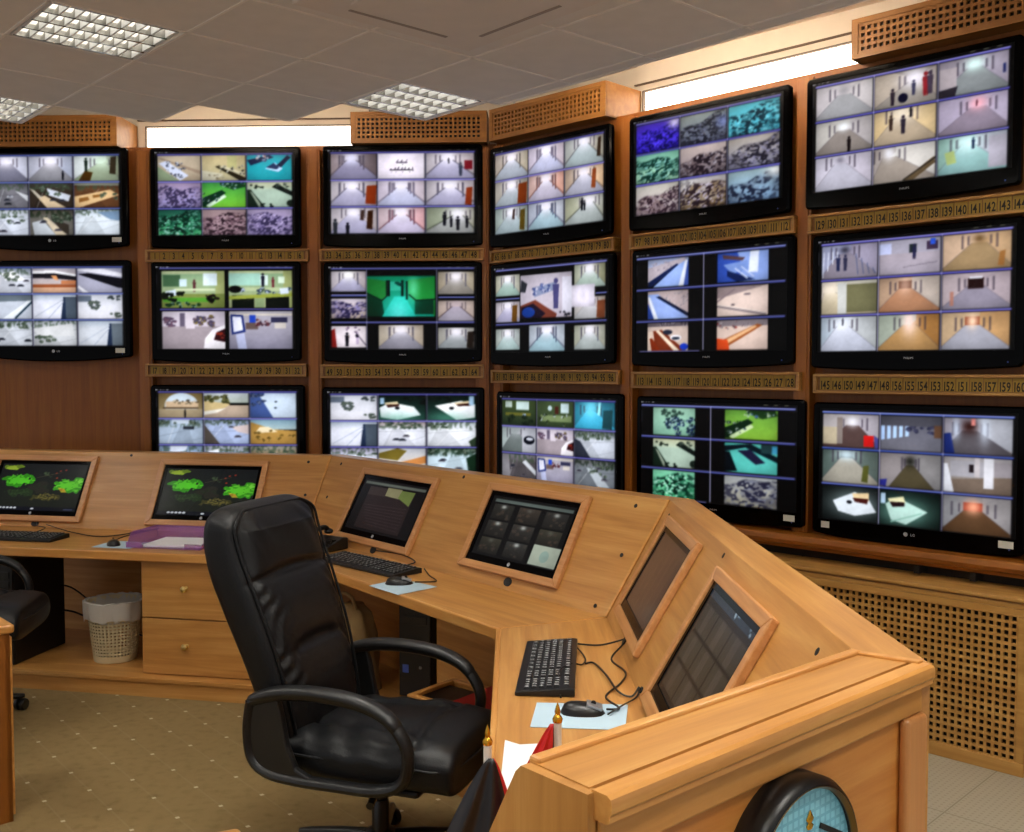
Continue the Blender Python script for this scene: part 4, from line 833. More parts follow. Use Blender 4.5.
t24 = picture(168, 96, [((.02, .095, .245, .335), C_(wl='#b4b4a4', wr='#b0b0a4', fl='#9cb4ac', posts=1)), ((.02, .405, .245, .64), C_(**PALE, door=[(.7, .9, .2, 1, '#6a4a20')])), ((.02, .72, .245, .96), C_(wl='#a4aca8', wr='#a8b0b0', fl='#a4b8b8')),
     ((.25, .115, .7, .61), counter), ((.33, .69, .64, .985), C_(wl='#b0b8c4', wr='#b4bcc8', fl='#9cb8c4', posts=2, rail='#50586e')), ((.72, .05, .97, .3), C_(wl='#a8ac9c', wr='#8c8c74', fl='#a4b4ac', posts=1)), ((.72, .405, .97, .64), C_(wl='#b4b0b0', wr='#a89c94', fl='#b0b0b4', door=[(.75, 1, .2, 1, '#7a4a34')])), ((.72, .71, .97, .975), C_(wl='#a8aa9c', wr='#a4a498', fl='#a4acac', posts=1)), ((.7, .27, .885, .51), lambda c: c.fill('#e2dcec'))],
     [(.02, .98, .035, '#7f86d8'), (.02, .245, .37, '#6f7ed0'), (.89, .98, .37, '#6f7ed0'), (.02, .98, .665, '#7f86d8')])
tv(RB, .012, 1.047, 1.725, 2.39, t24, 'television with a blank white pop-up square covering part of its views')
def six(fs, Wd=180, Hd=104, y=(.065, .345, .385, .665, .705, .985)):
    xs = ((.09, .375), (.565, .885)); out = []
    for i, f in enumerate(fs): out.append(((xs[i % 2][0], y[2*(i//2)], xs[i % 2][1], y[2*(i//2)+1]), f))
    return picture(Wd, Hd, out, [(.005, .985, .045, '#8f9ce8'), (.005, .985, .365, '#7f8ce0'), (.005, .985, .685, '#7f8ce0'), (.03, .45, .99, '#4a4638')], [(.475, .05, .98)])
tv(RB, 1.18, 2.213, 1.715, 2.385, six([roofA, roofB, roofC, roofD, roofE, roofF]), 'television with two columns of blue rooftop and orange car park views')
t26 = G9([lambda c: (cor(c, wl='#a4a8c4', wr='#a09ab0', fl='#8f8896', v=(.42, .14), gl='#3a3844', gr=(.1, .12), men=((.3, .32, .46, '#2a3050'), (.43, .34, .44, '#33344c'))), [c.line(.02+.09*k, .95-.2*k, .04+.08*k, .2, .03, '#e8ecfc') for k in range(4)], [c.line(.62+.1*k, .3+.15*k, .66+.1*k, .9, .03, '#5c6484') for k in range(4)]), lambda c: (c.vg('#a89ea8', '#b0a8b6'), c.rect(0, 0, 1, .4, '#a8a4b4'), c.rect(0, .08, .2, .4, '#c6ccf0'), c.rect(.5, .15, .62, .4, '#2c3438'), c.man(.58, .18, .4, '#2c2c4c'), c.rect(.78, .1, .96, .34, '#4a3c54'), c.rect(.84, .04, .92, .2, '#3c64e0'), c.line(.4, .8, .95, .7, .015, '#6a6470')),
     C_(wl='#d0b49c', wr='#c8a886', fl='#a48c6c', v=(.54, .14), gl='#6a5234', gr=(.09, .12), door=[(.84, .92, .55, .95, '#a87848')]), lambda c: (cor(c, wl='#d8ccc4', wr='#c4c0b4', fl='#c0b49c', v=(.15, .2), gl='#f6ead8'), c.rect(.46, .1, 1, .95, '#767458'), c.rect(.3, .05, .46, 1, '#c9cac8')), C_(wl='#b89c86', wr='#bcb0a8', fl='#b08468', v=(.44, .2), gl='#ffd8c4', gr=(.12, .3), end='#4a2c20', ga=.6), lambda c: (cor(c, wl='#b8aab0', wr='#b4a6ae', fl='#948e9e', v=(.5, .22), gl='#f6f4ff', gr=(.1, .08)), c.rect(.38, .14, .62, .44, '#2c1c1c'), c.rect(.4, .1, .6, .16, '#e8e8f4'), c.rect(.12, .5, .17, .9, '#b48478')),
     C_(wl='#aab6c4', wr='#b4b8bc', fl='#bcc0d0', v=(.4, .14), gl='#f0f4ff', men=((.4, .05, .2, '#3c3c48'),)), C_(wl='#a8b0a4', wr='#a87c4c', fl='#b08c60', v=(.52, .16), gl='#ffe4dc', gr=(.13, .4)), C_(wl='#c4aa8c', wr='#c09a70', fl='#a4a4b0', v=(.46, .22), gl='#ffe0c4', gr=(.08, .2), end='#8a4a34')], 216, 124)
tv(RB, 2.312, 3.312, 1.70, 2.365, t26, 'far right television of the second row, with warm yellow corridors')
t34 = G9([lambda c: (c.vg('#4a5838', '#2e3a2c'), c.rect(.1, .05, .3, .3, '#b4c4bc'), c.rect(.42, .05, .8, .38, '#c4d8d8'), c.rect(.1, .5, .85, .62, '#6a6a34'), c.ell(.66, .6, .06, .07, '#a4b8d8'), c.blobs(8, (0, .65, 1, 1), ['#16201a', '#34402c'], .12, 3)), lambda c: (c.vg('#4c5a40', '#3c4a34'), c.rect(.66, .08, .88, .45, '#c4d8dc'), c.ell(.36, .28, .06, .1, '#b4c8cc'), c.rect(.5, .2, .6, .5, '#4a2c24'), c.rect(.1, .55, .95, .8, '#7a8a64'), c.blobs(8, (.05, .5, .9, 1), ['#141c18', '#5a6a3c', '#c8d4d8'], .08, 4)), C_(wl='#3c88a0', wr='#3a7a90', fl='#4ab0d4', v=(.4, .2), gl='#7fe0fa', gr=(.2, .4), door=[(.6, .66, .0, .5, '#9ce8fa'), (.72, .95, .3, 1, '#2c5058')]),
     lambda c: (cor(c, wl='#a8b4b4', wr='#b8b8c0', fl='#6c7474', v=(.4, .14), gl='#9aa0a4'), c.poly([(.6, .1), (1, .05), (1, 1), (.6, 1)], '#b4b6c0'), c.ell(.8, .5, .16, .17, '#1a1c26'), c.ell(.82, .45, .1, .06, '#d8dcea')), lobby, lambda c: yard(c, '#5c6468', '#c9cfdc', 5, [([(0, .3), (.14, .4), (.4, 1), (0, 1)], '#383c48')], 0, 12, (.1, .1, .9, .3)), lambda c: yard(c, '#8a8890', '#5c585c', 6, [([(.7, .2), (1, .6), (1, .8), (.6, .3)], '#c8ccd4'), ([(0, 0), (.2, 0), (.25, 1), (0, 1)], '#8c8a90')], 3), foyer, lambda c: yard(c, '#6a6c6c', '#7c828a', 7, [([(.3, .3), (.5, .3), (.9, 1), (.6, 1)], '#b4bcc4')], 3, 16, (.4, .1, 1, .6), tc='#2a342a')])
tv(RB, .067, 1.118, .90, 1.56, t34, 'dim bottom row television right of the wall corner, with a cyan view')
tv(RB, 1.221, 2.28, .885, 1.55, six([lambda c: (c.vg('#9cc4b0', '#8ab8a4'), c.blobs(12, (.1, .12, .7, .32), ['#1c2c28', '#5a786c'], .09, 3), c.blobs(26, (.35, .35, 1, .95), ['#142028', '#2c3c6c', '#a8c8c4'], .12, 4)), lambda c: desks(c, '#8ab848', '#6a9c48', '#14281c', '#c8dcae', 5), bigroom,
     lambda c: (c.fill('#5cb8b0'), c.poly([(0, .1), (.5, 0), (1, .4), (1, .6), (.4, .14), (0, .3)], '#14242c'), c.poly([(.25, .25), (.5, .2), (.78, .62), (.6, .7)], '#24243c'), c.poly([(0, .3), (.1, .3), (.25, .95), (0, 1)], '#101c22'), c.rect(.7, 0, 1, .3, '#2c4448'), c.rect(.9, .05, 1, .3, '#4c9cc0')), H_('#8ad0b0', '#54b880', ('#0c2820', '#b4e4d0', '#1c4a3c'), 6, 44, y0=.1), H_('#b0b4b8', '#8c8878', ('#2a2a3c', '#7c8090', '#4c4c5c'), 7, 44, y0=.1)]), 'television behind the console bend with six green control room views', 'p', (1,))
t36 = G9([lambda c: (cor(c, wl='#b4aeb0', wr='#b0aab4', fl='#5c4a48', v=(.54, .2), gl='#f0f0fa', gr=(.1, .16)), c.rect(0, .4, .26, .92, '#c0b49c'), c.rect(.26, .1, .36, .9, '#8a807c'), c.rect(.74, .62, .92, .95, '#d22a2a'), c.poly([(.92, .6), (1, .7), (1, 1), (.94, 1)], '#5a5a9c')), lambda c: (c.vg('#5c5c68', '#7c7c88'), c.rect(0, 0, 1, .3, '#54545e'), [c.poly([(.01+.1*k, .3), (.07+.1*k, .3), (.07+.1*k, .7-.03*k), (.01+.1*k, .72-.03*k)], '#b4d0fa') for k in range(5)], c.blobs(9, (.45, .3, .9, .5), ['#2a2c40', '#50506a'], .07, 4), c.rect(.88, .25, 1, .6, '#6a5040')), lambda c: (cor(c, wl='#9c98a4', wr='#aeb0ba', fl='#605c62', v=(.38, .22), gl='#3c2422', gr=(.14, .2), ga=1), c.poly([(0, .45), (.1, .42), (.16, 1), (0, 1)], '#2a3878'), c.glow(.18, .3, .06, .3, '#d8e8ff', .7), c.glow(.6, .3, .08, .4, '#dce8fa', .7), c.rect(.4, .02, .46, .2, '#d88a84')),
     C_(wl='#5e6c68', wr='#626e6a', fl='#a09c92', v=(.44, .1), gl='#dff4ff', gr=(.2, .2), end='#2c3030', door=[(.74, .84, .45, .95, '#5a5c30')]), C_(wl='#948e90', wr='#8c8a8c', fl='#57503e', v=(.5, .2), gl='#23241f', gr=(.1, .16), hw=.06, fx=(.15, .9), door=[(.0, .12, .8, 1, '#3a3c90')]), lambda c: (c.vg('#a8a4a8', '#82786e'), c.rect(.1, .1, .6, .55, '#a8a6ae'), c.poly([(0, .65), (1, .5), (1, 1), (.1, 1)], '#7a6c62'), c.poly([(0, .2), (.06, .2), (.16, 1), (0, 1)], '#e2e4ee'), c.rect(.6, .0, .74, .84, '#d8d8e0'), c.rect(.38, .2, .45, .42, '#2c2428'), c.rect(.74, .1, 1, .5, '#9c969c'), c.rect(.46, .0, .54, .55, '#c2bcc0')),
     lambda c: (c.fill('#1c2020'), c.glow(.6, .5, .45, .4, '#8a9a9c', .8), c.poly([(.2, .45), (.6, .15), (.85, .35), (.98, .7), (.6, .85), (.3, .75)], '#d4dce4'), c.poly([(.55, .2), (.85, .15), (.85, .4), (.6, .4)], '#e0c8a0'), c.poly([(.56, .32), (.84, .32), (.82, .48), (.6, .44)], '#4a2420'), c.ell(.5, .46, .05, .05, '#14161c')), lambda c: (c.fill('#1a2422'), c.glow(.4, .6, .45, .4, '#7aa89c', .8), c.poly([(.1, .4), (.3, .2), (.8, .55), (.45, .95), (.2, .85)], '#b8d8d0'), c.poly([(.14, .25), (.4, .16), (.44, .35), (.2, .42)], '#e4e0b8'), c.poly([(.17, .34), (.42, .32), (.42, .44), (.22, .48)], '#2a1c20'), c.rect(.02, .1, .1, .4, '#bcd8f0'), c.line(.2, .9, .7, .6, .04, '#8fb8ac')), C_(wl='#8c8c90', wr='#989496', fl='#5c4634', v=(.45, .26), gl='#f4b090', gr=(.12, .2), end='#8a3428', hw=.14)], 216, 124, lg=True)
tv(RB, 2.33, 3.335, .875, 1.54, t36, 'far right television of the bottom row, with a red object in its first view', 'l', (1, -1), .03)
# ------------------------------------------------------------------ numbered label rails under the televisions
def rail(rot, x0, x1, z0, z1, nums, label):
    F = FA if rot == RA else FB
    t = thing('label_rail', label, 'label rail', W(F, (x0+x1)/2, 0, z0), rot, 'numbered label rails')
    w = (x1-x0)/2; h = z1-z0
    mb = MB(); mb.box(-w, w, .012, .10, .002, h-.002); obj('tray', mb, 'rail', t)
    for a, b in ((0, .014), (h-.014, h)):
        mb = MB(); mb.box(-w, w, -.006, .10, a, b); obj('lip', mb, 'rail_lip', t, bevel=.003)
    for s in (-1, 1):
        mb = MB(); mb.box(min(s*w, s*(w-.018)), max(s*w, s*(w-.018)), -.004, .10, .014, h-.014); obj('end_block', mb, 'rail_lip', t)
    n = len(nums); st = (2*w-.06)/n
    for i, s in enumerate(nums):
        x = -w+.03+st*(i+.5)
        mb = MB(); mb.box(x-st*.46, x+st*.46, .008, .0125, .017, h-.017); g = obj('number_tag', mb, 'tag', t)
        mb = MB(); text(mb, str(s), x, .0072, .0205, .058, .62); obj('digits', mb, 'tag_ink', g)
R16 = lambda a: list(range(a, a+16))
rail(RA, -2.30, -1.20, 2.420, 2.503, R16(1), 'yellow number rail between the first and second television under the left window')
rail(RA, -2.31, -1.22, 1.655, 1.742, R16(17), 'yellow number rail between the second and third television under the left window')
rail(RA, -1.125, -.035, 2.420, 2.503, R16(33), 'yellow number rail left of the wall corner, under the television with the white card')
rail(RA, -1.125, -.035, 1.645, 1.737, R16(49), 'yellow number rail left of the wall corner, under the green corridor television')
rail(RB, .01, 1.05, 2.398, 2.480, R16(65), 'yellow number rail right of the wall corner, upper of two')
rail(RB, .02, 1.09, 1.615, 1.700, R16(81), 'yellow number rail right of the wall corner, lower of two')
rail(RB, 1.165, 2.215, 2.392, 2.480, R16(97), 'yellow number rail above the television with blue rooftop views')
rail(RB, 1.185, 2.255, 1.595, 1.690, R16(113), 'yellow number rail below the television with blue rooftop views')
rail(RB, 2.29, 3.345, 2.378, 2.472, R16(129), 'yellow number rail reading 129 to 144 at the far right')
rail(RB, 2.33, 3.36, 1.585, 1.680, [145, 146, 150, 149, 147, 148, 156, 155, 154, 153, 152, 151, 158, 157, 159, 160], 'yellow number rail starting at 145 at the far right, in mixed order')
# ledge and lattice cabinets along the foot of the right wall
t = thing('wall_ledge', 'long reddish wooden ledge under the bottom row of the right wall televisions', 'ledge', CORN, RB)
mb = MB(); mb.prism_y([(0, 0), (1, 0), (1, 1), (0, 1)], 0, 0) if False else None
mb.T = Matrix.Rotation(R_(90), 4, 'Z') @ Matrix.Identity(4)
mb.T = Matrix(((0, 1, 0, 0), (1, 0, 0, 0), (0, 0, 1, 0), (0, 0, 0, 1)))   # profile in (y, z) swept along x
mb.prism_y([(-.09, .865), (-.095, .845), (-.085, .825), (-.06, .815), (-.05, .80), (.10, .80), (.10, .872), (-.085, .872)][::-1], .06, 4.6)
obj('moulding', mb, 'ledge_wood', t)
mb = MB(); mb.box(.06, 4.6, .02, .10, .735, .80); obj('back_rail', mb, 'matt_black', t)
for x in (2.9, 3.15, 3.55, 3.9):
    mb = MB(); mb.box(x-.012, x+.012, -.08, .03, .765, .799); obj('bracket', mb, 'matt_black', t)
for x0, x1, lb in ((1.15, 2.27, 'lattice front wall cabinet half hidden behind the console crest'), (2.275, 3.425, 'lattice front wall cabinet at the right, under the bottom right television'), (3.43, 4.55, 'lattice front wall cabinet cut off by the right edge of the picture')):
    t = thing('lattice_cabinet', lb, 'cabinet', W(FB, (x0+x1)/2, 0, 0), RB, 'lattice cabinets along the right wall')
    w = (x1-x0)/2; y = -.225
    mb = MB(); mb.box(-w, w, y+.015, .09, .70, .735); mb.box(-w, -w+.018, y+.02, .09, 0, .70); mb.box(w-.018, w, y+.02, .09, 0, .70); mb.box(-w, w, .08, .09, 0, .70); obj('body', mb, 'cab_wood', t)
    mb = MB(); mb.box(-w-.002, w+.002, y-.012, .06, .735, .752); mb.box(-w, w, y-.004, y+.02, .705, .728); obj('top_edge', mb, 'cab_wood', t, bevel=.005)
    mb = MB(); lattice(mb, -w+.03, w-.03, .05, .682, y+.004, y+.016, .031, .0182, .006); obj('lattice', mb, 'cab_wood', t)
    mb = MB(); mb.box(-w, w, y-.004, y+.02, .672, .705); mb.box(-w, w, y-.004, y+.02, .0, .058); mb.box(-w, -w+.035, y-.004, y+.02, .058, .672); mb.box(w-.035, w, y-.004, y+.02, .058, .672); obj('door_frame', mb, 'cab_wood', t, bevel=.004)
    mb = MB(); mb.box(-w+.02, w-.02, y+.06, y+.065, .01, .69); obj('baffle', mb, 'matt_black', t)

# ------------------------------------------------------------------ the console: four desk units in a bent line
V2 = lambda a, b: Vector((a, b))
J = [V2(-3.6, 6.27), V2(-1.194, 5.786), V2(.366, 3.87), V2(.37, 1.9), V2(-.13, 1.488)]       # desk meets the sloping panel
Fr = [V2(-3.6, 5.60), V2(-1.08, 5.09), V2(-.043, 3.70), V2(-.042, 2.11), V2(-.406, 1.81)]     # front edge of the desk
Cr = [V2(-3.55, 6.505), V2(-1.069, 6.008), V2(.616, 3.937), V2(.619, 1.816), V2(.024, 1.304)]  # inner edge of the crest
D = [V2(-3.53, 6.61), V2(-1.017, 6.10), V2(.717, 3.973), V2(.726, 1.741), V2(.115, 1.197)]    # outer edge of the crest
ZD, ZC = .75, 1.19
UNITS = [('desk_console', 'left desk unit with two aquarium monitors and a wastebasket niche'), ('desk_console', 'middle slanting desk unit behind the big chair, with two dark monitors'), ('desk_console', 'right desk unit running towards the viewer, with a keyboard and red flag'), ('desk_console', 'nearest end of the console, panelled outside and carrying the wall clock')]
def v3(p, z): return Vector((p.x, p.y, z))
unit, inv = [], []
for i in range(4):
    d = (J[i+1]-J[i]); a = -math.degrees(math.atan2(d.y, d.x)); o = (Fr[i]+Fr[i+1])/2
    t = thing(UNITS[i][0], UNITS[i][1], 'desk', (o.x, o.y, 0), R_(-a), 'desk units of the console')
    unit.append(t); inv.append(frame((o.x, o.y, 0), a).inverted())
def part(i, name, mb, mat, **k):
    mb.v = [tuple(inv[i] @ Vector(p)) for p in mb.v]
    return obj(name, mb, mat, unit[i], **k)
def inset(p, q, a): return p+(q-p)*a
for i in range(4):
    nrm = (J[i+1]-J[i]).normalized(); nin = Vector((-nrm.y, nrm.x))              # nin points away from the viewer side
    mb = MB(); mb.prism([tuple(J[i]+nin*.02), tuple(J[i+1]+nin*.02), tuple(Fr[i+1]), tuple(Fr[i])], ZD-.038, ZD); part(i, 'desktop', mb, 'oak', bevel=.004)
    fd = (Fr[i+1]-Fr[i]).normalized(); fn = Vector((fd.y, -fd.x))
    mb = MB(); mb.prism([tuple(Fr[i]-fn*.002), tuple(Fr[i+1]-fn*.002), tuple(Fr[i+1]+fn*.016), tuple(Fr[i]+fn*.016)], ZD-.046, ZD+.001); part(i, 'edge_lipping', mb, 'oak_lip', bevel=.006, seg=3)
    q = [v3(J[i], ZD), v3(J[i+1], ZD), v3(Cr[i+1], ZC), v3(Cr[i], ZC)]
    nn = (q[1]-q[0]).cross(q[3]-q[0]).normalized()
    mb = MB(); mb.slab(q, -nn, .02); part(i, 'monitor_panel', mb, 'oak')
    if i < 3:
        mb = MB(); mb.prism([tuple(Cr[i]), tuple(Cr[i+1]), tuple(D[i+1]), tuple(D[i])], ZC-.025, ZC+.002); part(i, 'crest_board', mb, 'oak', bevel=.003)
        mb = MB(); mb.prism([tuple(D[i]), tuple(D[i+1]), tuple(D[i+1]-nin*.018), tuple(D[i]-nin*.018)], .0, ZC-.025); part(i, 'back_panel', mb, 'oak')
        # a seam strip where two panels meet
        e = .012; c0, j0 = v3(Cr[i+1], ZC+.003), v3(J[i+1], ZD+.001); dl = Vector((nrm.x, nrm.y, 0))*e
        mb = MB(); mb.slab([j0-dl, j0, c0, c0-dl], nn, .004); part(i, 'seam_strip', mb, 'oak_lip')
    # screws and a cable grommet
    X = (q[1]-q[0]); Ln = X.length; X = X.normalized(); Yv = nn.cross(X)
    for sx, sy in ((.05, .46), (Ln*.5, .482), (Ln-.06, .46), (.06, .25), (Ln-.04, .25), (Ln-.08, .03)):
        if i == 3: continue
        sk = Yv.dot(q[3]-q[0]) and (q[3]-q[0]).dot(X)/Yv.dot(q[3]-q[0])
        mb = MB(); mb.T = Matrix((tuple(X)+(0,), tuple(Yv)+(0,), tuple(nn)+(0,), (0, 0, 0, 1))).transposed(); mb.T.translation = q[0]+X*sx+Yv*sy
        mb.lathe([(.0, .0), (.009, .0), (.009, .0015), (0, .0018)], 10); part(i, 'screw', mb, 'matt_black')
SL = []                                               # frames on the sloping panels: x along, y up the slope, z out of it
for i in range(4):
    a, b, c = v3(J[i], ZD), v3(J[i+1], ZD), v3(Cr[i+1], ZC)
    X = (b-a).normalized(); n = X.cross(c-b).normalized(); Y = n.cross(X)
    m = Matrix((tuple(X)+(0,), tuple(Y)+(0,), tuple(n)+(0,), (0, 0, 0, 1))).transposed(); m.translation = a; SL.append(m)
for i, x, y, gs in ((0, .711, .02, 1), (1, .742, .022, 1), (1, 1.843, .035, 1), (2, .459, .035, .8), (2, .95, .02, .5)):
    mb = MB(); mb.T = SL[i] @ Matrix.Translation((x, y, 0)); mb.loft([[(gs*r*1.25*math.cos(2*math.pi*k/20), gs*r*math.sin(2*math.pi*k/20), z) for k in range(20)] for r, z in ((.0, .0), (.020, .0), (.020, .004), (.013, .005), (.0, .002))]); part(i, 'cable_grommet', mb, 'matt_black', smooth=True)
# under the desks: base shelf, plinth, back and side panels
for i in range(2):
    back0, back1 = inset(Fr[i], D[i], .8), inset(Fr[i+1], D[i+1], .8)
    f0, f1 = inset(Fr[i], D[i], -.05 if i == 0 else .02), inset(Fr[i+1], D[i+1], -.05 if i == 0 else .02)
    mb = MB(); mb.prism([tuple(f0), tuple(f1), tuple(back1), tuple(back0)], .078, .10); part(i, 'base_shelf', mb, 'oak', bevel=.003)
    p0, p1 = inset(Fr[i], D[i], -.04 if i == 0 else .045), inset(Fr[i+1], D[i+1], -.04 if i == 0 else .045); q0, q1 = inset(Fr[i], D[i], .0 if i == 0 else .07), inset(Fr[i+1], D[i+1], .0 if i == 0 else .07)
    mb = MB(); mb.prism([tuple(p0), tuple(p1), tuple(q1), tuple(q0)], 0, .078); part(i, 'plinth', mb, 'oak')
    q0, q1 = inset(Fr[i], D[i], .78), inset(Fr[i+1], D[i+1], .78)
    mb = MB(); mb.prism([tuple(q0), tuple(q1), tuple(back1), tuple(back0)], .10, ZD-.04); part(i, 'knee_panel', mb, 'oak')
def upright(i, p, q, z0, z1, w=.018, name='side_panel', mat='oak'):
    d = (q-p).normalized(); n = Vector((-d.y, d.x))*w/2
    mb = MB(); mb.prism([tuple(p-n), tuple(q-n), tuple(q+n), tuple(p+n)], z0, z1); part(i, name, mb, mat)
upright(2, Fr[2]+V2(.0, .01), J[2]+V2(.0, .0), 0, ZD-.04, .03, mat='oak_z')
upright(2, Fr[2]+V2(.03, -.03), Fr[3]+V2(.03, .03), 0, ZD-.05, .018, 'knee_panel')
upright(1, V2(-.345, 4.70), V2(.30, 3.91), .10, ZD-.04, .018, 'inner_panel')
# the panelled end: local frame at its outer left corner, x to the right along the outside face
AE = -math.degrees(math.atan2((D[3]-D[4]).y, (D[3]-D[4]).x)); FE = frame((D[4].x, D[4].y, 0), AE); LE = (D[3]-D[4]).length
def epart(name, mb, mat, **k):
    mb.v = [tuple(inv[3] @ (FE @ Vector(p))) for p in mb.v]; return obj(name, mb, mat, unit[3], **k)
c4, c3 = FE.inverted() @ v3(Cr[4], 0), FE.inverted() @ v3(Cr[3], 0)
mb = MB(); mb.prism([(.0, .031), (LE, .031), (c3.x, c3.y), (c4.x, c4.y)], ZC-.03, ZC); epart('crest_board', mb, 'oak')
mb = MB(); mb.prism([(c4.x, c4.y-.016), (c3.x, c3.y-.016), (c3.x, c3.y+.004), (c4.x, c4.y+.004)], ZC-.028, ZC+.007); epart('inner_edge_strip', mb, 'oak_lip', bevel=.004)
mb = MB(); mb.prism([(LE, .012), (c3.x, c3.y), (c3.x-.018, c3.y), (LE-.018, .012)], ZC-.004, ZC+.005); epart('mitre_strip', mb, 'oak_lip', bevel=.002)
mb = MB(); mb.T = Matrix(((0, 1, 0, 0), (1, 0, 0, 0), (0, 0, 1, 0), (0, 0, 0, 1)))
mb.prism_y([(.026, ZC-.004), (.022, ZC+.001), (-.002, ZC+.001), (-.008, ZC-.003), (-.010, ZC-.009), (-.010, ZC-.020), (-.006, ZC-.025), (-.007, ZC-.032), (.0, ZC-.035), (.026, ZC-.035)], -.004, LE-.001)
epart('outer_moulding', mb, 'oak_lip', smooth=True, angle=28)
mb = MB(); mb.box(.0, LE, .02, .04, .0, ZC-.03); epart('outer_panel', mb, 'end_wood')
mb = MB(); mb.box(0, LE, .009, .02, ZC-.085, ZC-.034); epart('top_rail', mb, 'oak_lip', bevel=.012, seg=4)
mb = MB(); mb.box(0, LE, .0, .02, 0, .09); epart('bottom_rail', mb, 'oak_lip', bevel=.004)
for x0, x1 in ((0, .072), (LE-.072, LE)):
    mb = MB(); mb.box(x0, x1, .0, .02, .09, ZC-.085); epart('stile', mb, wood('stile_wood', '#b5783f', '#c98a4e', '#d79c60', axis=2), bevel=.012, seg=4)
j4, f4 = FE.inverted() @ v3(J[4], 0), FE.inverted() @ v3(Fr[4], 0)
mb = MB(); mb.T = Matrix(((0, 1, 0, 0), (1, 0, 0, 0), (0, 0, 1, 0), (0, 0, 0, 1)))
mb.prism_y([(.02, 0), (.02, ZC-.002), (c4.y, ZC-.002), (c4.y+.01, ZC-.012), (j4.y, ZD), (j4.y, 0)], -.014, .006); epart('end_panel', mb, 'oak_z')
mb = MB(); mb.box(.0, .018, j4.y, f4.y-.03, 0, ZD-.04); epart('side_panel', mb, 'oak_z')
upright(2, D[2]+V2(-.008, 0), D[3]+V2(-.008, .02), 0, .2, .01, 'back_skirting')

# ------------------------------------------------------------------ monitors let into the sloping panels
def monitor(i, x0, x1, y0, y1, img, label, badge=True):
    t = thing('monitor', label, 'monitor', group='monitors in the console')
    w, h = (x1-x0)/2, (y1-y0)/2
    t.matrix_world = SL[i] @ Matrix.Translation(((x0+x1)/2, (y0+y1)/2, 0)) @ Matrix.Rotation(R_(90), 4, 'X').inverted() @ I4 if False else SL[i] @ Matrix.Translation(((x0+x1)/2, (y0+y1)/2, 0))
    mb = MB(); a = .036
    for P in ([(-w, -h), (w, -h), (w-a, -h+a), (-w+a, -h+a)], [(w, -h), (w, h), (w-a, h-a), (w-a, -h+a)], [(w, h), (-w, h), (-w+a, h-a), (w-a, h-a)], [(-w, h), (-w, -h), (-w+a, -h+a), (-w+a, h-a)]):
        mb.prism(P, 0, .022)
    obj('frame', mb, 'frame_wood', t, bevel=.004)
    mb = MB(); mb.prism([(-w+a-.002, -h+a-.002), (w-a+.002, -h+a-.002), (w-a+.002, h-a+.002), (-w+a-.002, h-a+.002)], .001, .008); 
    b = .02; W2, H2 = w-a, h-a
    for P in ([(-W2, -H2), (W2, -H2), (W2-b, -H2+b*1.6), (-W2+b, -H2+b*1.6)], [(W2, -H2), (W2, H2), (W2-b, H2-b), (W2-b, -H2+b*1.6)], [(W2, H2), (-W2, H2), (-W2+b, H2-b), (W2-b, H2-b)], [(-W2, H2), (-W2, -H2), (-W2+b, -H2+b*1.6), (-W2+b, H2-b)]):
        mb.prism(P, .008, .0125)
    obj('bezel', mb, 'gloss_black', t)
    # the picture lies in the frame's own plane: build it upright, then lay it down
    s = picture_obj(t, None, -W2+b, W2-b, -H2+b*1.6, H2-b, 0, img, 'pc_screen')
    co = np.zeros(len(s.data.vertices)*3, np.float32); s.data.vertices.foreach_get('co', co); co = co.reshape(-1, 3); co = np.stack([co[:, 0], co[:, 2], np.full(len(co), .0092, np.float32)], 1)
    s.data.vertices.foreach_set('co', co.reshape(-1).astype(np.float32)); s.data.update()
    if badge:
        mb = MB(); mb.T = Matrix.Translation((0, -H2+b*.8, .0125)); mb.lathe([(0, 0), (.0095, 0), (.0095, .001), (.0, .0012)], 16); obj('badge', mb, 'logo', t)
def full(f, w=150, h=86): return picture(w, h, [((.0, .0, 1, 1), f)], ui=False)
monitor(0, .31, 1.015, .03, .465, full(tank), 'leftmost console monitor, an aquarium picture cut by the left edge')
monitor(0, 1.445, 2.15, .03, .455, full(lambda c: tank(c, True)), 'console monitor with an aquarium picture behind the purple letter tray')
monitor(1, .335, 1.065, .035, .452, full(mon_film), 'dark console monitor just right of the big chair back, with a greenish patch')
monitor(1, 1.475, 2.16, .055, .468, full(mon_nine), 'console monitor with nine dim views and one pale square')
monitor(2, .13, .74, .055, .464, full(mon_reflection), 'console monitor first around the bend, nearly black with a painted brown reflection', False)
monitor(2, 1.045, 1.655, .02, .452, full(mon_dim9), 'dim console monitor nearest the viewer, nine views, a painted brown reflection and blue glint', False)
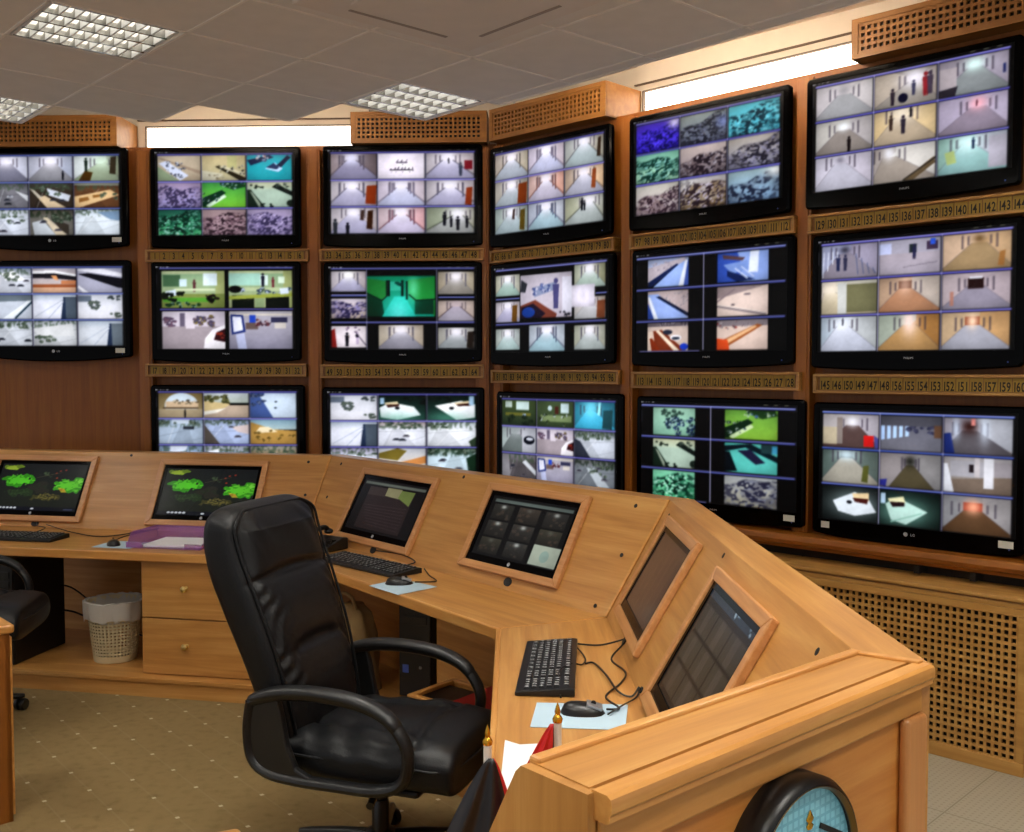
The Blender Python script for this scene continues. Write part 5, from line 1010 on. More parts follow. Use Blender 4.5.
# ------------------------------------------------------------------ things on and under the desks
def keyboard(loc, rotz, label, L=.56, Wd=.175):
    t = thing('keyboard', label, 'keyboard', loc, rotz, 'black computer keyboards')
    mb = MB(); mb.T = Matrix(((0, 1, 0, 0), (1, 0, 0, 0), (0, 0, 1, 0), (0, 0, 0, 1)))
    mb.prism_y([(-Wd/2, 0), (Wd/2, 0), (Wd/2, .024), (Wd/2-.02, .026), (-Wd/2, .012)], -L/2, L/2); obj('base', mb, 'black_plastic', t, bevel=.003)
    keys, leg = MB(), MB(); g = random.Random(5)
    rows = [(13, .062, 1), (14, .034, 1), (14, .012, 1), (13, -.010, 1), (12, -.032, 1), (8, -.054, 1)]
    letters = 'QWERTYUIOPASDFGHJKLZXCVBNM1234567890'
    for n, y, _ in rows:
        for x0, x1, m in ((-L/2+.02, L*.14, n), (L*.165, L*.285, 3), (L*.31, L/2-.018, 4)):
            st = (x1-x0)/m
            for i in range(m):
                x = x0+st*(i+.5); z = .018+(y/Wd)*.016
                keys.loft([[(x+sx*st*.45, y+sy*.0095, z) for sx, sy in ((-1, -1), (1, -1), (1, 1), (-1, 1))], [(x+sx*st*.36, y+sy*.0072, z+.007) for sx, sy in ((-1, -1), (1, -1), (1, 1), (-1, 1))]])
                ch = g.choice(letters); vs, fs, w = GLYPH[ch]
                leg.add([(x+(v[0]-w/2)*.017, y+(v[1]-.35)*.016, z+.0074) for v in vs], fs)
    obj('key_field', keys, 'key', t); obj('key_lettering', leg, 'legend', t)
    return t
def cable(t, path, r=.0032, name='cable'):
    mb = MB(); mb.tube(smooth_path(path, 8), r, 6); mb_v = t.matrix_basis.inverted(); mb.v = [tuple(mb_v @ Vector(p)) for p in mb.v]
    return obj(name, mb, 'cable', t, smooth=True)
def mouse(loc, rotz, label, grey=True):
    t = thing('computer_mouse', label, 'mouse', loc, rotz, 'computer mice')
    mb = MB(); R = []
    for k in range(13):
        s = -1+2*k/12; w = .034*math.sqrt(max(0, 1-abs(s)**2.6))+.001; h = (.036-.012*(s*.5+.5))*math.sqrt(max(0, 1-abs(s)**2.8))+.002
        R.append([(s*.062, w*math.cos(math.pi*j/10), h*math.sin(math.pi*j/10)) for j in range(11)])
    mb.loft(R, True, True); obj('shell', mb, 'black_plastic', t, smooth=True, angle=70)
    if grey:
        mb = MB(); mb.T = Matrix.Translation((.034, 0, .0235)) @ Matrix.Rotation(R_(16), 4, 'Y'); mb.box(-.024, .022, -.022, .022, -.006, .003); obj('button_panel', mb, 'silver', t, bevel=.003)
    mb = MB(); mb.T = Matrix.Translation((.03, 0, .029)) @ Matrix.Rotation(R_(90), 4, 'X'); mb.lathe([(0, -.003), (.007, -.003), (.007, .003), (0, .003)], 12); obj('scroll_wheel', mb, 'matt_black', t)
    return t
def sheet(name, pts, z, mat, label, cat, th=.0012, group=None):
    c = sum((V2(*p) for p in pts), V2(0, 0))/len(pts)
    mb = MB(); mb.prism([(p[0]-c.x, p[1]-c.y) for p in pts], 0, th)
    return tag(obj(name, mb, mat, loc=(c.x, c.y, z)), label, cat, group)
Z = ZD+.0015
sheet('paper_sheet', [(-2.255, 5.40), (-2.215, 5.60), (-1.99, 5.555), (-2.03, 5.355)], Z, 'blue_paper', 'pale blue paper under the mouse beside the purple tray', 'paper', group='papers under the mice')
sheet('paper_sheet', [(-.629, 4.425), (-.509, 4.576), (-.328, 4.404), (-.481, 4.245)], Z, 'blue_paper', 'pale blue paper under the mouse right of the big chair', 'paper', group='papers under the mice')
sheet('paper_sheet', [(.071, 2.855), (.329, 2.837), (.298, 2.635), (.048, 2.658)], Z, 'blue_paper', 'pale blue paper under the mouse near the flags', 'paper', group='papers under the mice')
sheet('document', [(-.018, 2.562), (.02, 2.53), (.12, 2.545), (.15, 2.16), (-.03, 2.19)], Z, 'paper', 'white document behind the little flags at the near desk end', 'document')
k3 = keyboard((.117, 3.19, Z), R_(-94.5), 'black keyboard with white lettering on the right desk')
cable(k3, [(.215, 3.44, Z+.012), (.30, 3.435, Z+.008), (.385, 3.43, Z+.03)])
k2 = keyboard((-.70, 4.87, Z), R_(-45.5), 'black keyboard beside the back of the big chair', .62)
cable(k2, [(-.52, 4.83, Z+.012), (-.47, 4.88, Z+.02), (-.55, 5.02, Z+.03), (-.70, 5.19, Z+.02)])
k1 = keyboard((-2.80, 5.69, Z), R_(-11.4), 'black keyboard below the leftmost aquarium monitor')
cable(k1, [(-2.75, 5.79, Z+.012), (-2.72, 5.88, Z+.03), (-2.85, 6.03, Z+.02), (-2.87, 6.09, Z+.03)])
m1 = mouse((-2.16, 5.465, Z+.0015), R_(115), 'black mouse beside the purple letter tray', False)
cable(m1, [(-2.19, 5.53, Z+.01), (-2.16, 5.66, Z+.02), (-2.05, 5.86, Z+.03), (-2.3, 5.72, Z+.006), (-2.55, 5.86, Z+.006), (-2.80, 6.07, Z+.02)])
m2 = mouse((-.50, 4.46, Z+.0015), R_(5), 'black mouse right of the big chair, in front of a keyboard')
cable(m2, [(-.43, 4.46, Z+.01), (-.34, 4.50, Z+.005), (-.38, 4.63, Z+.005), (-.41, 4.71, Z+.02)])
m3 = mouse((.195, 2.765, Z+.0015), R_(-4), 'black and silver mouse behind the red flag')
cable(m3, [(.262, 2.765, Z+.012), (.30, 2.80, Z+.004), (.272, 2.90, Z+.004), (.33, 3.03, Z+.004), (.355, 3.14, Z+.004), (.325, 3.28, Z+.004), (.372, 3.39, Z+.02), (.385, 3.43, Z+.03)])
cable(k3, [(.205, 3.47, Z+.012), (.24, 3.30, Z+.004), (.225, 3.22, Z+.004), (.19, 3.16, Z+.024), (.145, 3.06, Z+.032), (.14, 2.95, Z+.012), (.141, 2.89, Z+.004)], .0026, 'loose_cable')
t = thing('extension_lead', 'thin black lead looping over the right desk into the console panel', 'cable', (.3, 3.0, Z))
cable(t, [(.237, 3.23, Z+.004), (.265, 3.235, Z+.004), (.29, 3.09, Z+.010), (.31, 2.93, Z+.010), (.345, 2.90, Z+.004), (.372, 2.935, Z+.02)]); cable(t, [(.262, 2.735, Z+.008), (.31, 2.80, Z+.012), (.36, 2.89, Z+.006), (.372, 2.93, Z+.02)], .0026)
# purple letter tray and its papers
tr = thing('letter_tray', 'translucent purple letter tray on the left desk', 'letter tray', (-1.82, 5.50, Z), R_(-11.4))
mb = MB(); w, d, h = .215, .16, .07
mb.box(-w, w, -d, d, 0, .004); mb.slab([(-w, -d, .004), (-w, d, .004), (-w-.015, d+.01, h), (-w-.015, -d+.07, h)], (1, 0, 0), .004); mb.slab([(w, -d, .004), (w, d, .004), (w+.015, d+.01, h), (w+.015, -d+.07, h)], (-1, 0, 0), .004); mb.slab([(-w, d, .004), (w, d, .004), (w+.015, d+.01, h), (-w-.015, d+.01, h)], (0, -1, 0), .004)
mb.box(-w, -w+.09, -d, -d+.004, .004, .03); mb.box(w-.09, w, -d, -d+.004, .004, .03)
obj('tray_body', mb, 'purple', tr)
mb = MB(); mb.tube([(-w-.015, -d+.07, h), (-w-.015, d+.01, h), (w+.015, d+.01, h), (w+.015, -d+.07, h)], .004, 8); obj('rim', mb, 'purple', tr, smooth=True)
p = sheet('document_stack', [(-.15, -.14), (.16, -.14), (.16, .11), (-.15, .11)], 0, 'paper', 'white papers lying in the purple letter tray', 'document', .012); p.location = (-1.80, 5.49, Z+.0052); p.rotation_euler = (0, 0, R_(-9))
# telephone half hidden by the chair
t = thing('telephone', 'black desk telephone peeking out behind the right side of the chair back', 'telephone', (-.99, 5.33, Z), R_(-35))
mb = MB(); mb.T = Matrix(((0, 1, 0, 0), (1, 0, 0, 0), (0, 0, 1, 0), (0, 0, 0, 1))); mb.prism_y([(-.09, 0), (.09, 0), (.09, .06), (.05, .065), (-.09, .02)], -.085, .085); obj('base', mb, 'black_plastic', t, bevel=.006)
mb = MB(); mb.tube(smooth_path([(-.06, -.08, .065), (-.06, -.06, .085), (-.06, 0, .10), (-.06, .06, .105), (-.06, .085, .085)], 5), .014, 10); mb.sphere((-.06, -.08, .06), .026, 12, 1, 1, .6); mb.sphere((-.06, .088, .082), .026, 12, 1, 1, .6); obj('handset', mb, 'black_plastic', t, smooth=True)
mb = MB()
for a in range(3):
    for b in range(4): mb.box(.0+a*.026, .018+a*.026, -.06+b*.028, -.042+b*.028, .03, .058)
obj('dial_buttons', mb, 'key', t)
# drawer pedestal
fl = (Fr[1]-Fr[0]).normalized(); al = -math.degrees(math.atan2(fl.y, fl.x)); p0 = Fr[0]+fl*((-1.955+3.6)/fl.x)
t = thing('drawer_pedestal', 'two-drawer wooden pedestal under the left desk behind the chair', 'drawer unit', (p0.x, p0.y, .10), R_(-al))
mb = MB(); w, d, h = .66, .48, .606
mb.box(0, .018, .045, d, 0, h); mb.box(w-.018, w, .045, d, 0, h); mb.box(0, w, .045, d, 0, .018); mb.box(0, w, .045, d, h-.018, h); mb.box(0, w, d-.01, d, 0, h); obj('carcass', mb, 'oak', t)
for z0, z1 in ((.004, .296), (.302, h-.002)):
    mb = MB(); mb.box(.002, w-.002, .024, .045, z0, z1); mb.box(.03, w-.03, .045, d-.03, z0+.03, z0+.04); dr = obj('drawer', mb, 'oak', t, bevel=.004)
    mb = MB(); mb.T = Matrix.Translation((.258, .024, (z0+z1)/2+.01)) @ Matrix.Rotation(R_(90), 4, 'X'); mb.lathe([(0, 0), (.012, 0), (.007, .006), (.006, .012), (.014, .018), (.0185, .026), (.016, .034), (.008, .039), (0, .040)], 20); obj('knob', mb, 'brass', dr, smooth=True)
# wastebasket with liner
t = thing('wastebasket', 'cream lattice wastebasket with a white liner under the left desk', 'wastebasket', (-2.20, 5.565, .10))
n, m, h = 40, 12, .25; mb = MB(); R0, R1 = .112, .148
rr = lambda z: R0+(R1-R0)*z/.33
vs, fs = [], []
xs = []
for i in range(n): xs += [(i+.0)/n, (i+.62)/n]
zs = [.03]
for k in range(m): zs += [.03+(h-.03)*(k+.45)/m, .03+(h-.03)*(k+1)/m]
for s in (0, -.003):
    for z in zs:
        for u in xs: a = 2*math.pi*u; r = rr(z)+s; vs.append((r*math.cos(a), r*math.sin(a), z))
N, K = len(xs), len(zs)
for l in (0, 1):
    for k in range(K-1):
        for i in range(N):
            if i % 2 == 0 and k % 2 == 1: continue
            q = (l*K*N+k*N+i, l*K*N+k*N+(i+1) % N, l*K*N+(k+1)*N+(i+1) % N, l*K*N+(k+1)*N+i); fs.append(q if l == 0 else q[::-1])
mb.add(vs, fs)
obj('lattice_body', mb, 'cream', t)
mb = MB(); mb.lathe([(0, 0), (R0-.006, 0), (R0, .004), (rr(.03), .03), (rr(.03)-.004, .03), (R0-.008, .008), (0, .008)], 40, False); obj('foot', mb, 'cream', t, smooth=True)
mb = MB(); mb.lathe([(rr(.25), .25), (rr(.32), .315), (rr(.32)+.01, .318), (rr(.32)+.01, .33), (rr(.32)-.004, .33), (rr(.25)-.004, .25)], 40, False); obj('rim', mb, 'cream', t, smooth=True)
mb = MB(); g = random.Random(3); ph = [g.uniform(-1, 1) for _ in range(60)]
def lr(i, r, z, a): return ((r+a*ph[i])*math.cos(2*math.pi*i/60), (r+a*ph[i])*math.sin(2*math.pi*i/60), z+a*1.6*ph[(i*7) % 60])
mb.loft([[lr(i, rr(.22)-.012, .22, .002) for i in range(60)], [lr(i, rr(.28)-.01, .28, .003) for i in range(60)], [lr(i, rr(.33)-.002, .338, .003) for i in range(60)], [lr(i, rr(.33)+.014, .336, .003) for i in range(60)], [lr(i, rr(.3)+.016, .29, .004) for i in range(60)], [lr(i, rr(.25)+.012, .235, .008) for i in range(60)]], True, False); obj('liner', mb, 'liner', t, smooth=True)
# computers
def tower(loc, rotz, label, w=.19, d=.46, h=.47):
    t = thing('computer_tower', label, 'computer', loc, rotz, 'computers under the desks')
    mb = MB(); mb.box(-w/2, w/2, .012, d, 0, h); obj('case', mb, 'pc_black', t, bevel=.006)
    mb = MB(); mb.box(-w/2+.002, w/2-.002, 0, .012, .004, h-.004); mb.box(-w/2+.02, w/2-.02, -.004, 0, h-.09, h-.05); mb.box(-w/2+.02, w/2-.02, -.004, 0, h-.14, h-.1); obj('front_panel', mb, 'black_plastic', t, bevel=.003)
    mb = MB(); mb.box(-w/2+.02, -w/2+.052, -.0012, 0, .12, .16); obj('sticker', mb, 'blue_sticker', t)
    mb = MB(); mb.T = Matrix.Translation((.03, 0, .15)) @ Matrix.Rotation(R_(90), 4, 'X'); mb.lathe([(0, 0), (.008, 0), (.007, .003), (0, .003)], 14); obj('power_button', mb, 'silver', t)
tower((-2.79, 5.45, .10), R_(-10), 'black computer tower at the far left, behind the cut-off chair', .19, .46, .56)
tower((-.475, 4.895, .10), R_(-18), 'black computer tower under the middle desk, with a blue sticker', .168, .36, .5)
t = thing('power_cable', 'black power cables hanging behind the wastebasket', 'cable', (-2.3, 6.0, .3))
cable(t, [(-2.73, 5.89, .30), (-2.56, 5.84, .30), (-2.40, 5.86, .24), (-2.25, 5.92, .27), (-2.0, 5.95, .36), (-1.9, 5.93, .5)], .006); cable(t, [(-2.74, 5.89, .44), (-2.56, 5.84, .44), (-2.4, 5.9, .28), (-2.22, 5.95, .14), (-2.1, 5.9, .12)], .005)
# tan bag under the middle desk
mb = MB(); R = []
g = random.Random(8)
for k in range(15):
    s = k/14; z = .42*s; w = .15*(1-.35*s**3)*(1 if s < .97 else .5); d = .10*(1-.6*s**1.6); R.append([((w+.010*math.sin(5*a+6*s))*math.copysign(abs(math.cos(a))**.7, math.cos(a)), (d+.008*math.sin(4*a+8*s))*math.copysign(abs(math.sin(a))**.7, math.sin(a)), z) for a in [2*math.pi*j/28 for j in range(28)]])
mb.loft(R); t = thing('canvas_bag', 'slumped tan canvas bag under the middle desk behind the chair arm', 'bag', (-.80, 5.10, .10), R_(-45))
obj('sack', mb, 'tan', t, smooth=True, angle=60)
mb = MB(); mb.tube(smooth_path([(-.06, -.03, .40), (-.05, -.05, .46), (0, -.06, .48), (.05, -.05, .46), (.06, -.03, .40)], 5), .009, 8); obj('handle', mb, 'tan', t, smooth=True)
# low wooden box with a black tray and a red folder
t = thing('wooden_crate', 'low pale wooden box under the middle desk, partly hidden by the seat', 'box', (-.18, 4.20, .10), R_(-38))
mb = MB(); w, d, h = .21, .14, .22
mb.box(-w, w, -d, -d+.015, 0, h); mb.box(-w, w, d-.015, d, 0, h); mb.box(-w, -w+.015, -d, d, 0, h); mb.box(w-.015, w, -d, d, 0, h); mb.box(-w, w, -d, d, 0, .015); mb.box(-w, w, -d, d, h-.06, h-.05); obj('body', mb, 'oak', t)
mb = MB(); mb.box(-w-.008, w+.008, -d-.008, -d+.02, h, h+.016); mb.box(-w-.008, w+.008, d-.02, d+.008, h, h+.016); mb.box(-w-.008, -w+.02, -d+.02, d-.02, h, h+.016); mb.box(w-.02, w+.008, -d+.02, d-.02, h, h+.016); obj('rim', mb, 'oak_lip', t, bevel=.003)
mb = MB(); mb.box(-.14, .06, -.09, .09, 0, .05); tag(obj('cash_tin', mb, 'black_plastic', loc=(-.22, 4.235, .2715), rotz=R_(-38), bevel=.005), 'flat black tin lying in the low wooden box', 'tin')
t = thing('folder', 'red folder lying on the low wooden box beside the seat', 'folder', (-.085, 4.11, .3362), R_(-38))
mb = MB(); mb.box(-.10, .10, -.13, .13, 0, .003); mb.box(-.10, .10, -.13, .13, .015, .018); mb.box(-.10, -.097, -.13, .13, .003, .015); obj('cover', mb, 'red', t)
mb = MB(); mb.box(-.095, .095, -.125, .125, .003, .015); obj('pages', mb, 'paper', t)

# ------------------------------------------------------------------ table flags
def table_flag(x, y, zt, cols, spread, label, seed, hang=.085, dx=(-.008, .008), rp=.0075, pw=.8):
    t = thing('table_flag', label, 'flag', (x, y, Z), 0, 'little table flags')
    H = zt-Z
    mb = MB(); mb.lathe([(0, 0), (.045, 0), (.045, .008), (.02, .014), (.008, .02), (0, .02)], 24); obj('base', mb, 'gold', t, smooth=True)
    mb = MB(); mb.tube([(0, 0, .015), (0, 0, H-.036)], rp, 12); obj('pole', mb, 'pole_white', t, smooth=True)
    mb = MB(); mb.lathe([(0, H-.038), (.0085, H-.037), (.0095, H-.031), (.007, H-.026), (.0045, H-.023), (.0055, H-.017), (.003, H-.008), (0, H)], 14); obj('finial', mb, 'gold', t, smooth=True)
    # cloth tied to the pole near its top and falling in folds
    g = random.Random(seed); mb = MB(); nu, nv = 40, 24; vs = []
    x0, x1, zb = spread
    for j in range(nv+1):
        v = j/nv
        for i in range(nu+1):
            u = i/nu; w = v**pw
            xx = (x0+(x1-x0)*u)*w + (dx[0]+(dx[1]-dx[0])*u)*(1-w)
            yy = -.012-.03*w*math.sin(math.pi*u)+.012*w*math.sin(u*15+seed+2*v)
            vs.append((xx, yy, (H-hang)-(H-hang-zb)*v*(1-.05*math.sin(math.pi*u))))
    for j in range(nv):
        for i in range(nu):
            u = (i+.5)/nu
            mb.cur = next(k for k, (lim, _) in enumerate(cols) if u <= lim)
            q = [vs[j*(nu+1)+i], vs[(j+1)*(nu+1)+i], vs[(j+1)*(nu+1)+i+1], vs[j*(nu+1)+i+1]]
            mb.add(q, [(0, 1, 2, 3)])
    bmv = {}
    c = obj('cloth', mb, [k for _, k in cols], t, smooth=True)
    import bmesh
    bm = bmesh.new(); bm.from_mesh(c.data); bmesh.ops.remove_doubles(bm, verts=bm.verts, dist=1e-5); bm.to_mesh(c.data); bm.free()
    s = c.modifiers.new('thick', 'SOLIDIFY'); s.thickness = .0012
table_flag(-.044, 1.80, 1.063, [(.9, 'flag_black'), (1.01, 'flag_red')], (-.115, .085, .02), 'black table flag with a red edge, lower left of the two', 1, .058, (.002, .012))
table_flag(.082, 1.80, 1.104, [(.93, 'flag_red'), (1.01, 'flag_black')], (-.15, -.006, .05), 'red table flag with white pole, right of the black flag', 4, .036, (-.014, -.007), .0075, .9)

# ------------------------------------------------------------------ clock on the panelled end
cl = thing('wall_clock', 'round black-rimmed clock with a teal dial on the panelled console end', 'clock', FE @ Vector((.398, .0305, .957)), R_(-AE))
mb = MB(); mb.T = Matrix.Rotation(R_(90), 4, 'X'); r = .15
mb.lathe([(0, 0), (r-.006, 0), (r, .006), (r, .046), (r-.006, .056), (r-.011, .059), (r-.015, .054), (r-.015, .042), (0, .042)], 64); obj('case', mb, 'black_plastic', cl, smooth=True, angle=50)
mb = MB(); mb.T = Matrix.Rotation(R_(90), 4, 'X'); mb.lathe([(r-.0165, .050), (r-.0155, .0545), (r-.013, .0582), (r-.012, .0592), (r-.013, .0602), (r-.0175, .053)], 64, False); obj('bezel_ring', mb, plain('ring_bronze', '#8c7a58', .3, metal=1), cl, smooth=True)
mb = MB(); mb.T = Matrix.Rotation(R_(90), 4, 'X'); mb.lathe([(0, .0422), (r-.016, .0422), (r-.016, .045), (0, .045)], 64); obj('dial', mb, 'dial', cl)
Y0 = -.0457
mb = MB(); mb.T = Matrix.Translation((.048, 0, .066)) @ Matrix.Rotation(R_(28), 4, 'Y'); mb.box(-.002, .066, Y0-.003, Y0-.001, -.0042, .0042); obj('black_bar', mb, 'matt_black', cl)
mb = MB(); mb.T = Matrix.Rotation(R_(-38), 4, 'Y'); mb.box(-.004, .004, Y0-.0055, Y0-.0035, -.02, .075); obj('minute_hand', mb, 'matt_black', cl)
mb = MB(); mb.T = Matrix.Rotation(R_(100), 4, 'Y'); mb.box(-.005, .005, Y0-.0075, Y0-.0055, -.02, .055); obj('hour_hand', mb, 'matt_black', cl)
mb = MB(); P = [(.012, Y0-.001, .062), (.03, Y0-.001, .05), (.034, Y0-.001, .028), (.02, Y0-.001, .01), (.0, Y0-.001, .012), (-.012, Y0-.001, .03), (-.03, Y0-.001, .026)]; mb.tube(smooth_path(P, 5), .0026, 6); obj('black_swirl', mb, 'matt_black', cl, smooth=True)
mb = MB(); mb.lathe([(0, .068), (.006, .069), (.009, .074), (.004, .078), (.010, .084), (.005, .091), (.002, .096), (0, .098)], 12); mb.v = [(p[0]+.02, Y0-.001+p[1]*.3, p[2]) for p in mb.v]; obj('gold_emblem', mb, 'gold', cl, smooth=True)
mb = MB(); mb.T = Matrix.Rotation(R_(90), 4, 'X'); mb.lathe([(0, .046), (.008, .046), (.008, .054), (0, .055)], 16); obj('hub', mb, 'matt_black', cl)

# ------------------------------------------------------------------ leather swivel chairs
def spow(v, p): return math.copysign(abs(v)**p, v)
def swivel_chair(label, loc, rotz, lift=0.0):
    t = thing('swivel_chair', label, 'chair', loc, rotz, 'black leather swivel chairs')
    dz = lift
    # back rest: rings along a leaning spine
    sp = smooth_path([(-.235, 0, .41), (-.265, 0, .56), (-.318, 0, .74), (-.388, 0, .92), (-.44, 0, 1.055), (-.46, 0, 1.16), (-.446, 0, 1.238)], 22)
    n = len(sp); rings = []; NA = 88; front_edge = [[], []]
    for k, p in enumerate(sp):
        s = k/(n-1); tn = (sp[min(k+1, n-1)]-sp[max(k-1, 0)]).normalized(); nf = Vector((tn.z, 0, -tn.x))      # towards the sitter
        w = .224+.056*math.sin(math.pi*min(1, s*1.05)*.62); th = .062+.028*math.sin(math.pi*s**1.2)
        if s > .84: e = (s-.84)/.16; w *= math.sqrt(max(0, 1-(e*.86)**2.6)); th *= math.sqrt(max(.0, 1-(e*.97)**3))
        if s < .06: th *= .6+.4*s/.06
        ring = []
        for j in range(NA):
            a = 2*math.pi*j/NA; cy, sn = spow(math.cos(a), .42), spow(math.sin(a), .55)
            y = w*cy; u = cy; d = 0
            if sn > 0:
                cu = max(0, 1-(abs(u)/.80)**6)
                lobe = lambda c, r: math.sqrt(max(0, 1-((s-c)/r)**2))
                pad = max(lobe(.79, .245)*1.0, lobe(.435, .12)*.8, lobe(.19, .145)*.95)
                d = .034*cu*pad-.012*cu
                crease = math.exp(-((s-(.555+.03*(1-abs(u))))/.012)**2)+.9*math.exp(-((s-(.325+.02*(1-abs(u))))/.012)**2)*(abs(u) < .52)
                d -= .016*crease*max(0, 1-abs(u)**4)
                d -= .010*math.exp(-((abs(u)-.84)/.035)**2)                    # seam to the side border
                band = max(0, 1-((s-.34)/.25)**2)
                d += .0068*band*math.sin(s*105+abs(u)*34+1.5*math.sin(11*u+30*s))*(.12+max(0, abs(u)-.35)*1.6)*(abs(u) < .84)
                d += .0058*max(0, s-.56)*2.6*math.sin(u*22+3*math.sin(s*8))*(abs(u) < .8)
                d -= .006*math.exp(-((u-.42+.3*s)/.03)**2)*(.22 < s < .54)+.006*math.exp(-((u+.34-.2*s)/.03)**2)*(.22 < s < .54)
            if s > .82: d *= max(0, 1-((s-.82)/.17)**2)
            q = p+Vector((0, 1, 0))*y+nf*(th*sn+d); ring.append((q.x, q.y, q.z+dz))
            
        rings.append(ring)
        for b, a in ((0, 40), (1, 140)):
            a = R_(a); q = p+Vector((0, 1, 0))*(w*1.0*spow(math.cos(a), .3))+nf*(th*1.0*spow(math.sin(a), .42)); front_edge[b].append((q.x, q.y, q.z+dz))
    mb = MB(); mb.loft(rings); bk = obj('backrest', mb, 'leather', t, smooth=True, angle=80)
    mb = MB(); path = front_edge[0][6:-2]+front_edge[1][6:-2][::-1]; mb.tube(path, .0052, 7); obj('piping', mb, 'leather', bk, smooth=True)
    # seat
    sx = smooth_path([(-.26, 0, .44), (-.15, 0, .435), (0, 0, .435), (.17, 0, .44), (.31, 0, .437), (.372, 0, .43)], 12); n = len(sx); rings = []
    for k, p in enumerate(sx):
        s = k/(n-1); w = .262-.012*math.cos(2*math.pi*s); th = .072
        if s > .86: e = (s-.86)/.14; w *= math.sqrt(max(0, 1-(e*.5)**3)); th *= math.sqrt(max(.0, 1-(e*.9)**3.2))
        if s < .08: e = 1-s/.08; th *= math.sqrt(1-(e*.8)**2)
        ring = []
        for j in range(NA):
            a = 2*math.pi*j/NA; u, sn = spow(math.cos(a), .4), spow(math.sin(a), .55); d = 0
            if sn > 0:
                cu = max(0, 1-(abs(u)/.95)**6); d = .022*cu*math.sin(math.pi*min(1, max(0, s)))**.5
                d -= .014*math.exp(-((s-.62-.06*abs(u))/.016)**2)*(1-abs(u)**3)+.010*math.exp(-((abs(u)-.46)/.05)**2)*(s < .6)
                d += .0055*math.sin(26*u+9*s)*math.exp(-((s-.60)/.11)**2)+.004*math.sin(40*s+6*u)*(abs(u) > .4)*(s < .7)
            q = (p.x+(.0 if sn < 0 else .0), w*u, p.z+th*sn+d+dz); ring.append(q)
        rings.append(ring)
    mb = MB(); mb.loft(rings); st = obj('seat', mb, 'leather', t, smooth=True, angle=80)
    mb = MB(); e = [(sx[k].x, .262*(1-.0*k), sx[k].z+.02+dz) for k in range(4, n-14)]; f = [(.325, .252, .457+dz), (.362, .215, .455+dz), (.374, .1, .453+dz), (.377, 0, .453+dz)]
    mb.tube(smooth_path(e[::6]+f+[(q[0], -q[1], q[2]) for q in f[::-1]][1:]+[(q[0], -q[1], q[2]) for q in e[::-6]], 4), .005, 7); obj('piping', mb, 'leather', st, smooth=True)
    mb = MB(); mb.box(-.24, .25, -.235, .235, .352+dz, .378+dz); obj('seat_pan', mb, 'black_plastic', st, bevel=.012)
    # closed loop arms
    for sgn in (1, -1):
        y = .305*sgn
        mb = MB(); mb.prism_y([(-.305, .632), (-.205, .655), (-.19, .60), (-.17, .50), (-.14, .43), (-.05, .392), (-.24, .392), (-.30, .44), (-.32, .54)], y-.014, y+.014); obj('side_plate', mb, 'arm_plastic', t, bevel=.006)
        loop = [(-.305, .632), (-.20, .662), (-.06, .672), (.08, .660), (.18, .625), (.238, .56), (.25, .49), (.222, .425), (.14, .396), (.0, .392), (-.14, .392), (-.25, .405), (-.305, .45), (-.318, .54), (-.305, .632)]
        P = smooth_path([(x, y, z+dz) for x, z in loop], 7); k = len(P)
        mb = MB(); mb.tube(P, .026, 12, .019, up=(0, 1, 0)); ar = obj('armrest', mb, 'arm_plastic', t, smooth=True)
        P2 = smooth_path([(x, y, z+dz+.006) for x, z in ((-.32, .626), (-.20, .664), (-.06, .675), (.08, .663), (.175, .628), (.222, .58))], 7); m = len(P2)
        mb = MB(); mb.tube(P2, [.031*math.sqrt(max(.08, 1-abs(2*i/(m-1)-1)**10)) for i in range(m)], 14, [.021*math.sqrt(max(.08, 1-abs(2*i/(m-1)-1)**10)) for i in range(m)], up=(0, 1, 0)); obj('arm_pad', mb, 'arm_plastic', ar, smooth=True)
        for x in (-.12, .06):
            mb = MB(); mb.T = Matrix.Translation((x, y+.02*sgn, .392+dz)) @ Matrix.Rotation(R_(-90*sgn), 4, 'X'); mb.lathe([(0, 0), (.010, 0), (.009, .003), (0, .003)], 12); obj('bolt', mb, 'black_plastic', ar)
    mb = MB(); mb.box(-.30, .02, -.05, .05, .325+dz, .352+dz); obj('tilt_mechanism', mb, 'black_plastic', t, bevel=.008)
    mb = MB(); mb.tube([(0, -.05, .335+dz), (.06, -.16, .33+dz), (.075, -.21, .325+dz)], .007, 8); mb.tube([(.075, -.19, .326+dz), (.09, -.25, .318+dz)], .013, 10); obj('tilt_lever', mb, 'black_plastic', t, smooth=True)
    mb = MB(); mb.lathe([(0, .06), (.03, .06), (.03, .22), (.026, .225), (.026, .23), (.0, .23)], 20); mb.lathe([(0, .22), (.019, .22), (.019, .34+dz), (0, .34+dz)], 20); obj('gas_lift', mb, 'black_plastic', t, smooth=True)
    mb = MB(); mb.lathe([(0, .075), (.05, .075), (.05, .12), (.035, .125), (0, .125)], 24); obj('hub', mb, 'black_plastic', t, smooth=True)
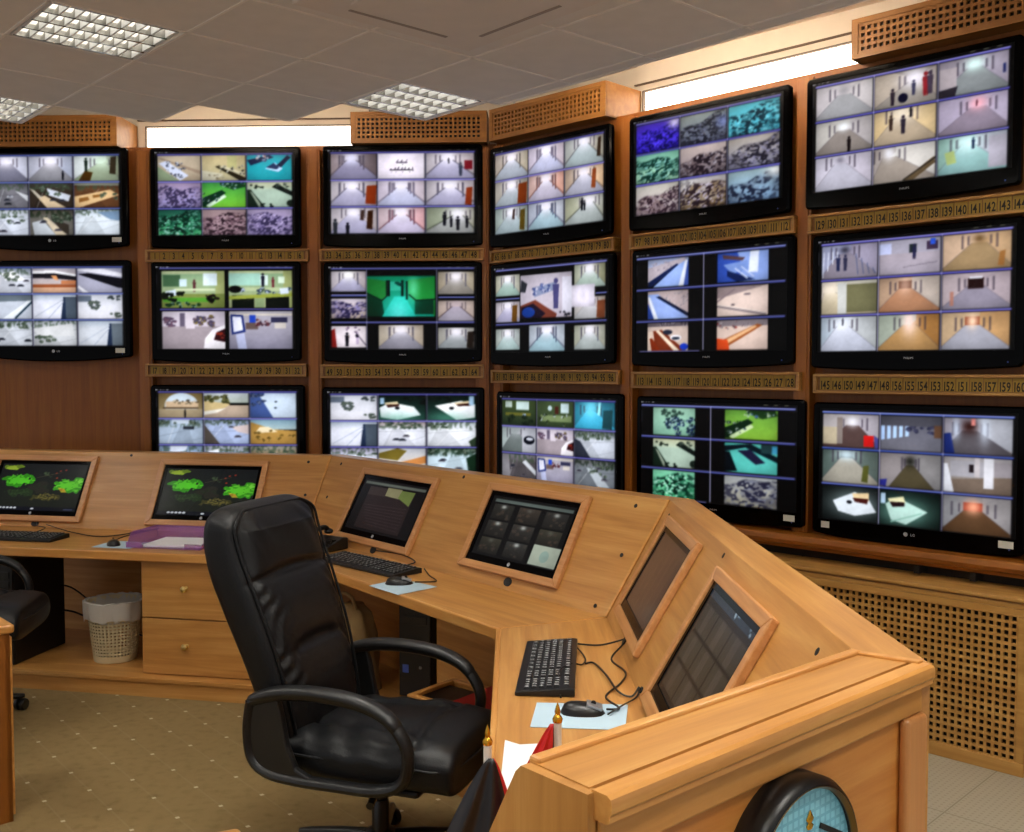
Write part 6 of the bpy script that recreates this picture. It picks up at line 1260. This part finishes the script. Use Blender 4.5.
    for k in range(5):
        a = R_(72*k+37); mb = MB(); mb.T = Matrix.Rotation(a, 4, 'Z')
        mb.tube([(.03, 0, .10), (.15, 0, .092), (.28, 0, .075), (.315, 0, .07)], [.024, .022, .018, .012], 10, [.02, .018, .014, .01], up=(0, 1, 0)); lg = obj('base_leg', mb, 'black_plastic', t, smooth=True)
        mb = MB(); mb.T = Matrix.Rotation(a, 4, 'Z') @ Matrix.Translation((.30, 0, .03)) @ Matrix.Rotation(R_(35), 4, 'Z') @ Matrix.Rotation(R_(90), 4, 'X')
        mb.lathe([(0, -.026), (.026, -.026), (.03, -.02), (.03, -.006), (.016, -.005), (.016, .005), (.03, .006), (.03, .02), (.026, .026), (0, .026)], 20); obj('caster', mb, 'black_plastic', lg, smooth=True)
    return t
swivel_chair('large black leather swivel chair in the foreground, facing the right desk', (-.452, 3.425, 0), R_(-19.5))
swivel_chair('black swivel chair cut off by the left edge of the picture', (-2.67, 4.80, 0), R_(8), .08)

# ------------------------------------------------------------------ near furniture cut off by the frame
def near_table(name, label, cat, c, e1, l1, e2, l2, inlay=False):
    t = thing(name, label, cat, (c[0], c[1], 0)); e1, e2 = V2(*e1).normalized(), V2(*e2).normalized()
    P = [V2(0, 0), e1*l1, e1*l1+e2*l2, e2*l2]; ce = (P[1]+P[3])/2
    mb = MB(); mb.prism([tuple(p) for p in P], ZD-.035, ZD); obj('top', mb, 'oak_lip', t, bevel=.012, seg=3)
    Q = [p+(ce-p)*.09 for p in P]
    if inlay:
        mb = MB(); mb.prism([tuple(p+(ce-p)*.11) for p in P], ZD, ZD+.002); obj('inlay', mb, 'maroon', t)
    Q = [p+(ce-p)*.03 for p in P]
    for a in range(4):
        p, q = Q[a], Q[(a+1) % 4]; d = (q-p).normalized(); nv = V2(-d.y, d.x)
        if nv.dot(ce-p) < 0: nv = -nv
        mb = MB(); mb.prism([tuple(p), tuple(q), tuple(q+nv*.018), tuple(p+nv*.018)], 0, ZD-.035); obj('side_panel', mb, 'wall_wood', t)
        ln = (q-p).length
        for k in range(int(ln/.045)):
            m = p+d*(.012+k*.045); mb = MB(); mb.prism([tuple(m), tuple(m+d*.030), tuple(m+d*.030-nv*.012), tuple(m-nv*.012)], .02, ZD-.05)
            if k < 14: obj('fluting', mb, 'oak_lip', t, bevel=.003)
near_table('side_desk', 'fluted wooden desk with a maroon inlay, cut off by the left edge', 'desk', (-1.861, 3.761), (-.67, .74), .5, (-.74, -.67), 1.2, True)
near_table('side_table', 'pale wooden table of which one corner shows at the bottom edge', 'table', (-.567, 2.076), (-.92, -.40), .6, (.42, -.9), .45)

# ------------------------------------------------------------------ light and camera
w = bpy.data.worlds.new('room_light'); SC.world = w; w.use_nodes = True
w.node_tree.nodes['Background'].inputs[0].default_value = (.97, .97, 1.0, 1); w.node_tree.nodes['Background'].inputs[1].default_value = .50
SC.view_settings.view_transform = 'Standard'; SC.view_settings.look = 'None'; SC.view_settings.gamma = 1; SC.view_settings.use_curve_mapping = False
SC.view_settings.exposure = 0.0
cam = bpy.data.cameras.new('camera'); cam.sensor_width = 36; cam.lens = 1015*36/1024; cam.clip_start = .05
co = bpy.data.objects.new('camera', cam); COL.objects.link(co); co.location = (0, 0, 1.7); co.rotation_euler = (R_(90)-math.atan(46/1015), 0, 0)
SC.camera = co
